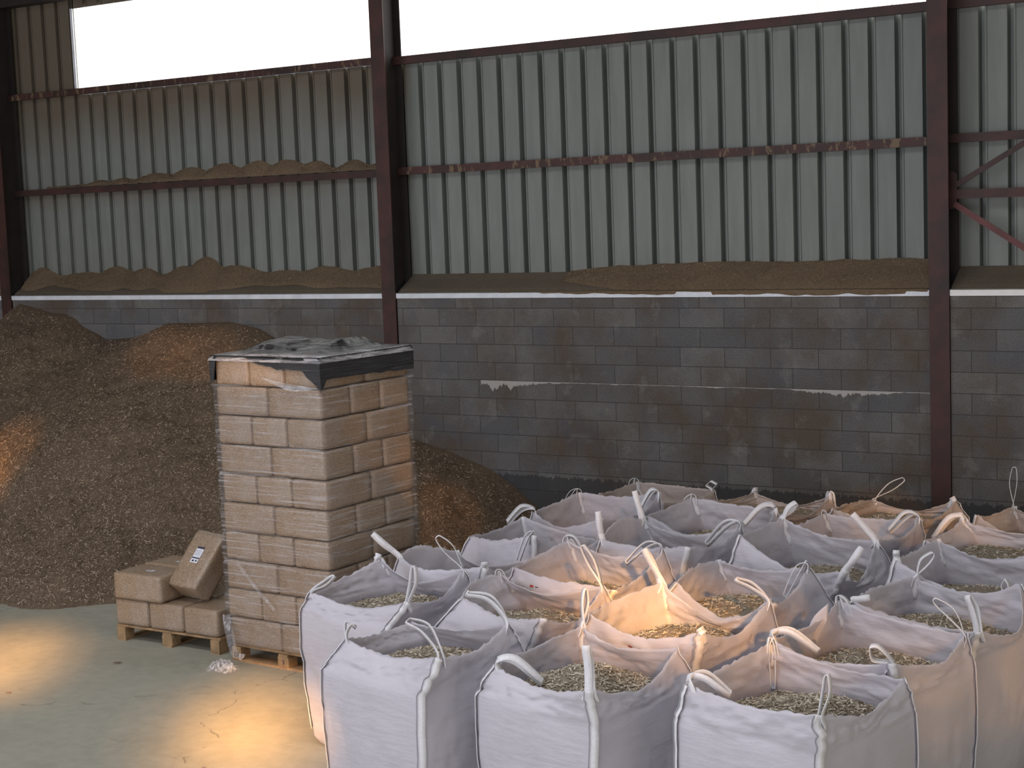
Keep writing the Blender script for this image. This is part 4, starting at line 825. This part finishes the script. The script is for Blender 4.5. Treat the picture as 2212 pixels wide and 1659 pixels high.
m = MB(); m.quad_grid(sheet([tower_pt(0.50, -0.034, 2.41), tower_pt(0.80, -0.040, 2.36), tower_pt(1.15, -0.035, 2.33)], [tower_pt(0.50, -0.034, 2.415), tower_pt(0.86, -0.042, 2.30), tower_pt(1.15, -0.035, 2.32)], 24, 6, sines(64, 8, 1, 3), 0.003)); m.build('film_fold', MT['rimfilm'], fw, smooth=True)
# black sheet over the top layer
ZT = 0.1445 + LH*10
bk = bpy.data.objects.new('black_plastic_cover', None); C.objects.link(bk); bk.location = tower_pt(TW/2, TD/2, ZT); tag(bk, 'black plastic cover sheet over the top of the tall stack', 'plastic cover')
bo = np.array(bk.location)
fb_ = sines(88, 20, 0.8, 5)
def drop(name, xa, ya, xb, yb, lowfun, mat, pad=0.026, n=60, mm=16):
    g = np.zeros((n, mm, 3))
    for i in range(n):
        u = i/(n-1); ue = -0.024 + 1.048*u; x = xa+(xb-xa)*ue; y = ya+(yb-ya)*ue; dx, dy = (yb-ya), -(xb-xa); l_ = math.hypot(dx, dy); dx, dy = dx/l_, dy/l_; zl = lowfun(u)
        for j in range(mm):
            v = j/(mm-1); z = ZT + 0.006 - (ZT + 0.006 - zl)*v; o_ = pad + 0.004*fb_(u*3, z*4) - 0.02*math.exp(-(v/0.08)**2); g[i, j] = np.array(tower_pt(x+dx*o_, y+dy*o_, z)) - bo
    m = MB(); m.quad_grid(g); return m.build(name, mat, bk, smooth=True)
def low_front(u):
    jag = 0.010*fb_(u*6, 1.0)
    return ZT - (np.interp(u, [0, 0.045, 0.055, 0.06, 0.33, 0.42, 0.60, 0.80, 0.845, 0.88, 0.94, 0.985, 1.0], [0.215, 0.205, 0.03, 0.0, 0.0, 0.045, 0.085, 0.095, 0.10, 0.14, 0.19, 0.235, 0.245]) ) + (jag if u > 0.4 else 0)
drop('front_flap', 0, 0, TW, 0, low_front, MT['black'])
drop('side_flap', TW, 0, TW, TD, lambda u: ZT - np.interp(u, [0, 0.03, 0.06, 0.12, 0.5, 1.0], [0.245, 0.235, 0.175, 0.165, 0.17, 0.19]) + 0.006*fb_(u*6, 2.0), MT['black'])
drop('far_flap', TW, TD, 0, TD, lambda u: ZT - 0.15, MT['black']); drop('hidden_flap', 0, TD, 0, 0, lambda u: ZT - 0.2, MT['black'])
n = 90; g = np.zeros((n, n, 3)); fr1 = sines(90, 26, 2.0, 9); fr2 = sines(91, 20, 1, 3)
for i in range(n):
    for j in range(n):
        x = -0.02 + (TW+0.04)*i/(n-1); y = -0.02 + (TD+0.04)*j/(n-1); ed = min(x+0.02, TW+0.02-x, y+0.02, TD+0.02-y); env = min(1, max(0, (ed-0.10)/0.16))
        hgt = 0.075*(math.exp(-((x-0.42)/0.22)**2 - ((y-0.42)/0.25)**2) + 0.95*math.exp(-((x-0.85)/0.30)**2 - ((y-0.62)/0.28)**2)) + 0.03
        g[i, j] = np.array(tower_pt(x, y, ZT + 0.008 + env*(hgt + 0.018*abs(fr1(x*1.3, y*1.3)) + 0.02*fr2(x, y)))) - bo
m = MB(); m.quad_grid(g); m.build('rumpled_top', MT['black'], bk, smooth=True)
g = np.zeros((4*40+1, 7, 3)); 
for i in range(161):
    s_ = (i/40) % 4; e_ = int(s_); u = s_-e_; cr = [(0,0),(TW,0),(TW,TD),(0,TD)]; a_, b_ = cr[e_], cr[(e_+1) % 4]; x = a_[0]+(b_[0]-a_[0])*u; y = a_[1]+(b_[1]-a_[1])*u
    for j in range(7):
        tt = j/6; inw = 0.11*tt**1.5 - 0.030*(1-tt)*1.2; q = np.array([TW/2, TD/2]) - np.array([x, y]); px_ = x + (inw if x < TW/2 else -inw)*(1 if abs(x-TW/2) > 1e-6 else 0)*min(1, abs(x-TW/2)/0.2); py_ = y + (inw if y < TD/2 else -inw)*min(1, abs(y-TD/2)/0.2)
        g[i, j] = tower_pt(px_, py_, ZT - 0.035 + 0.052*math.sin(math.pi/2*min(1, tt*2.0)) + 0.002*fr1(i*0.1, j*0.3))
m = MB(); m.quad_grid(g); m.build('gathered_rim', MT['rimfilm'], fw, smooth=True)
# crumpled film scrap on the floor
sv = []; rs = np.random.default_rng(12); fs = sines(13, 24, 1.5, 7, 3); n = 34; g = np.zeros((n, n, 3))
for i in range(n):
    for j in range(n):
        x = (i/(n-1)-0.5)*0.26; y = (j/(n-1)-0.5)*0.19; k_ = max(0, 1-(2*x/0.26)**2)*max(0, 1-(2*y/0.19)**2)
        g[i, j] = (x + 0.02*fs(x*9, y*9, 1), y + 0.02*fs(x*9, y*9, 5), max(0.001, k_*0.075 + 0.030*fs(x*10, y*10, 2)*min(1, k_*3)))
m = MB(); m.quad_grid(g); o = m.build('film_scrap', MT['scrapfilm'], loc=(-17.33, -5.30, 0.002), smooth=False); tag(o, 'crumpled scrap of clear film on the floor by the wrapped stack', 'plastic scrap')
# dead leaf and crumbs on the floor
for (x, y, s_, lab) in ((-18.28, -5.55, 0.035, 'tiny brown wood splinter on the floor in front of the low pallet'), (-15.94, -5.62, 0.02, 'tiny dark pebble on the floor beside the nearest bag foot'), (-18.45, -6.55, 0.022, 'tiny dark crumb on the open floor between the two sun patches')):
    m = MB(); m.prism([(-s_, 0), (-s_*0.4, s_*0.35), (s_*0.7, s_*0.3), (s_, -0.1*s_), (0.2*s_, -s_*0.45)], 0.0, 0.006); o = m.build('floor_crumb', MT['heap'], loc=(x, y, 0.003)); o.rotation_euler = (math.radians(80), 0, 0.5); o.location.z = 0.006 + s_*0.1; tag(o, lab, 'debris', 'crumbs on the floor')
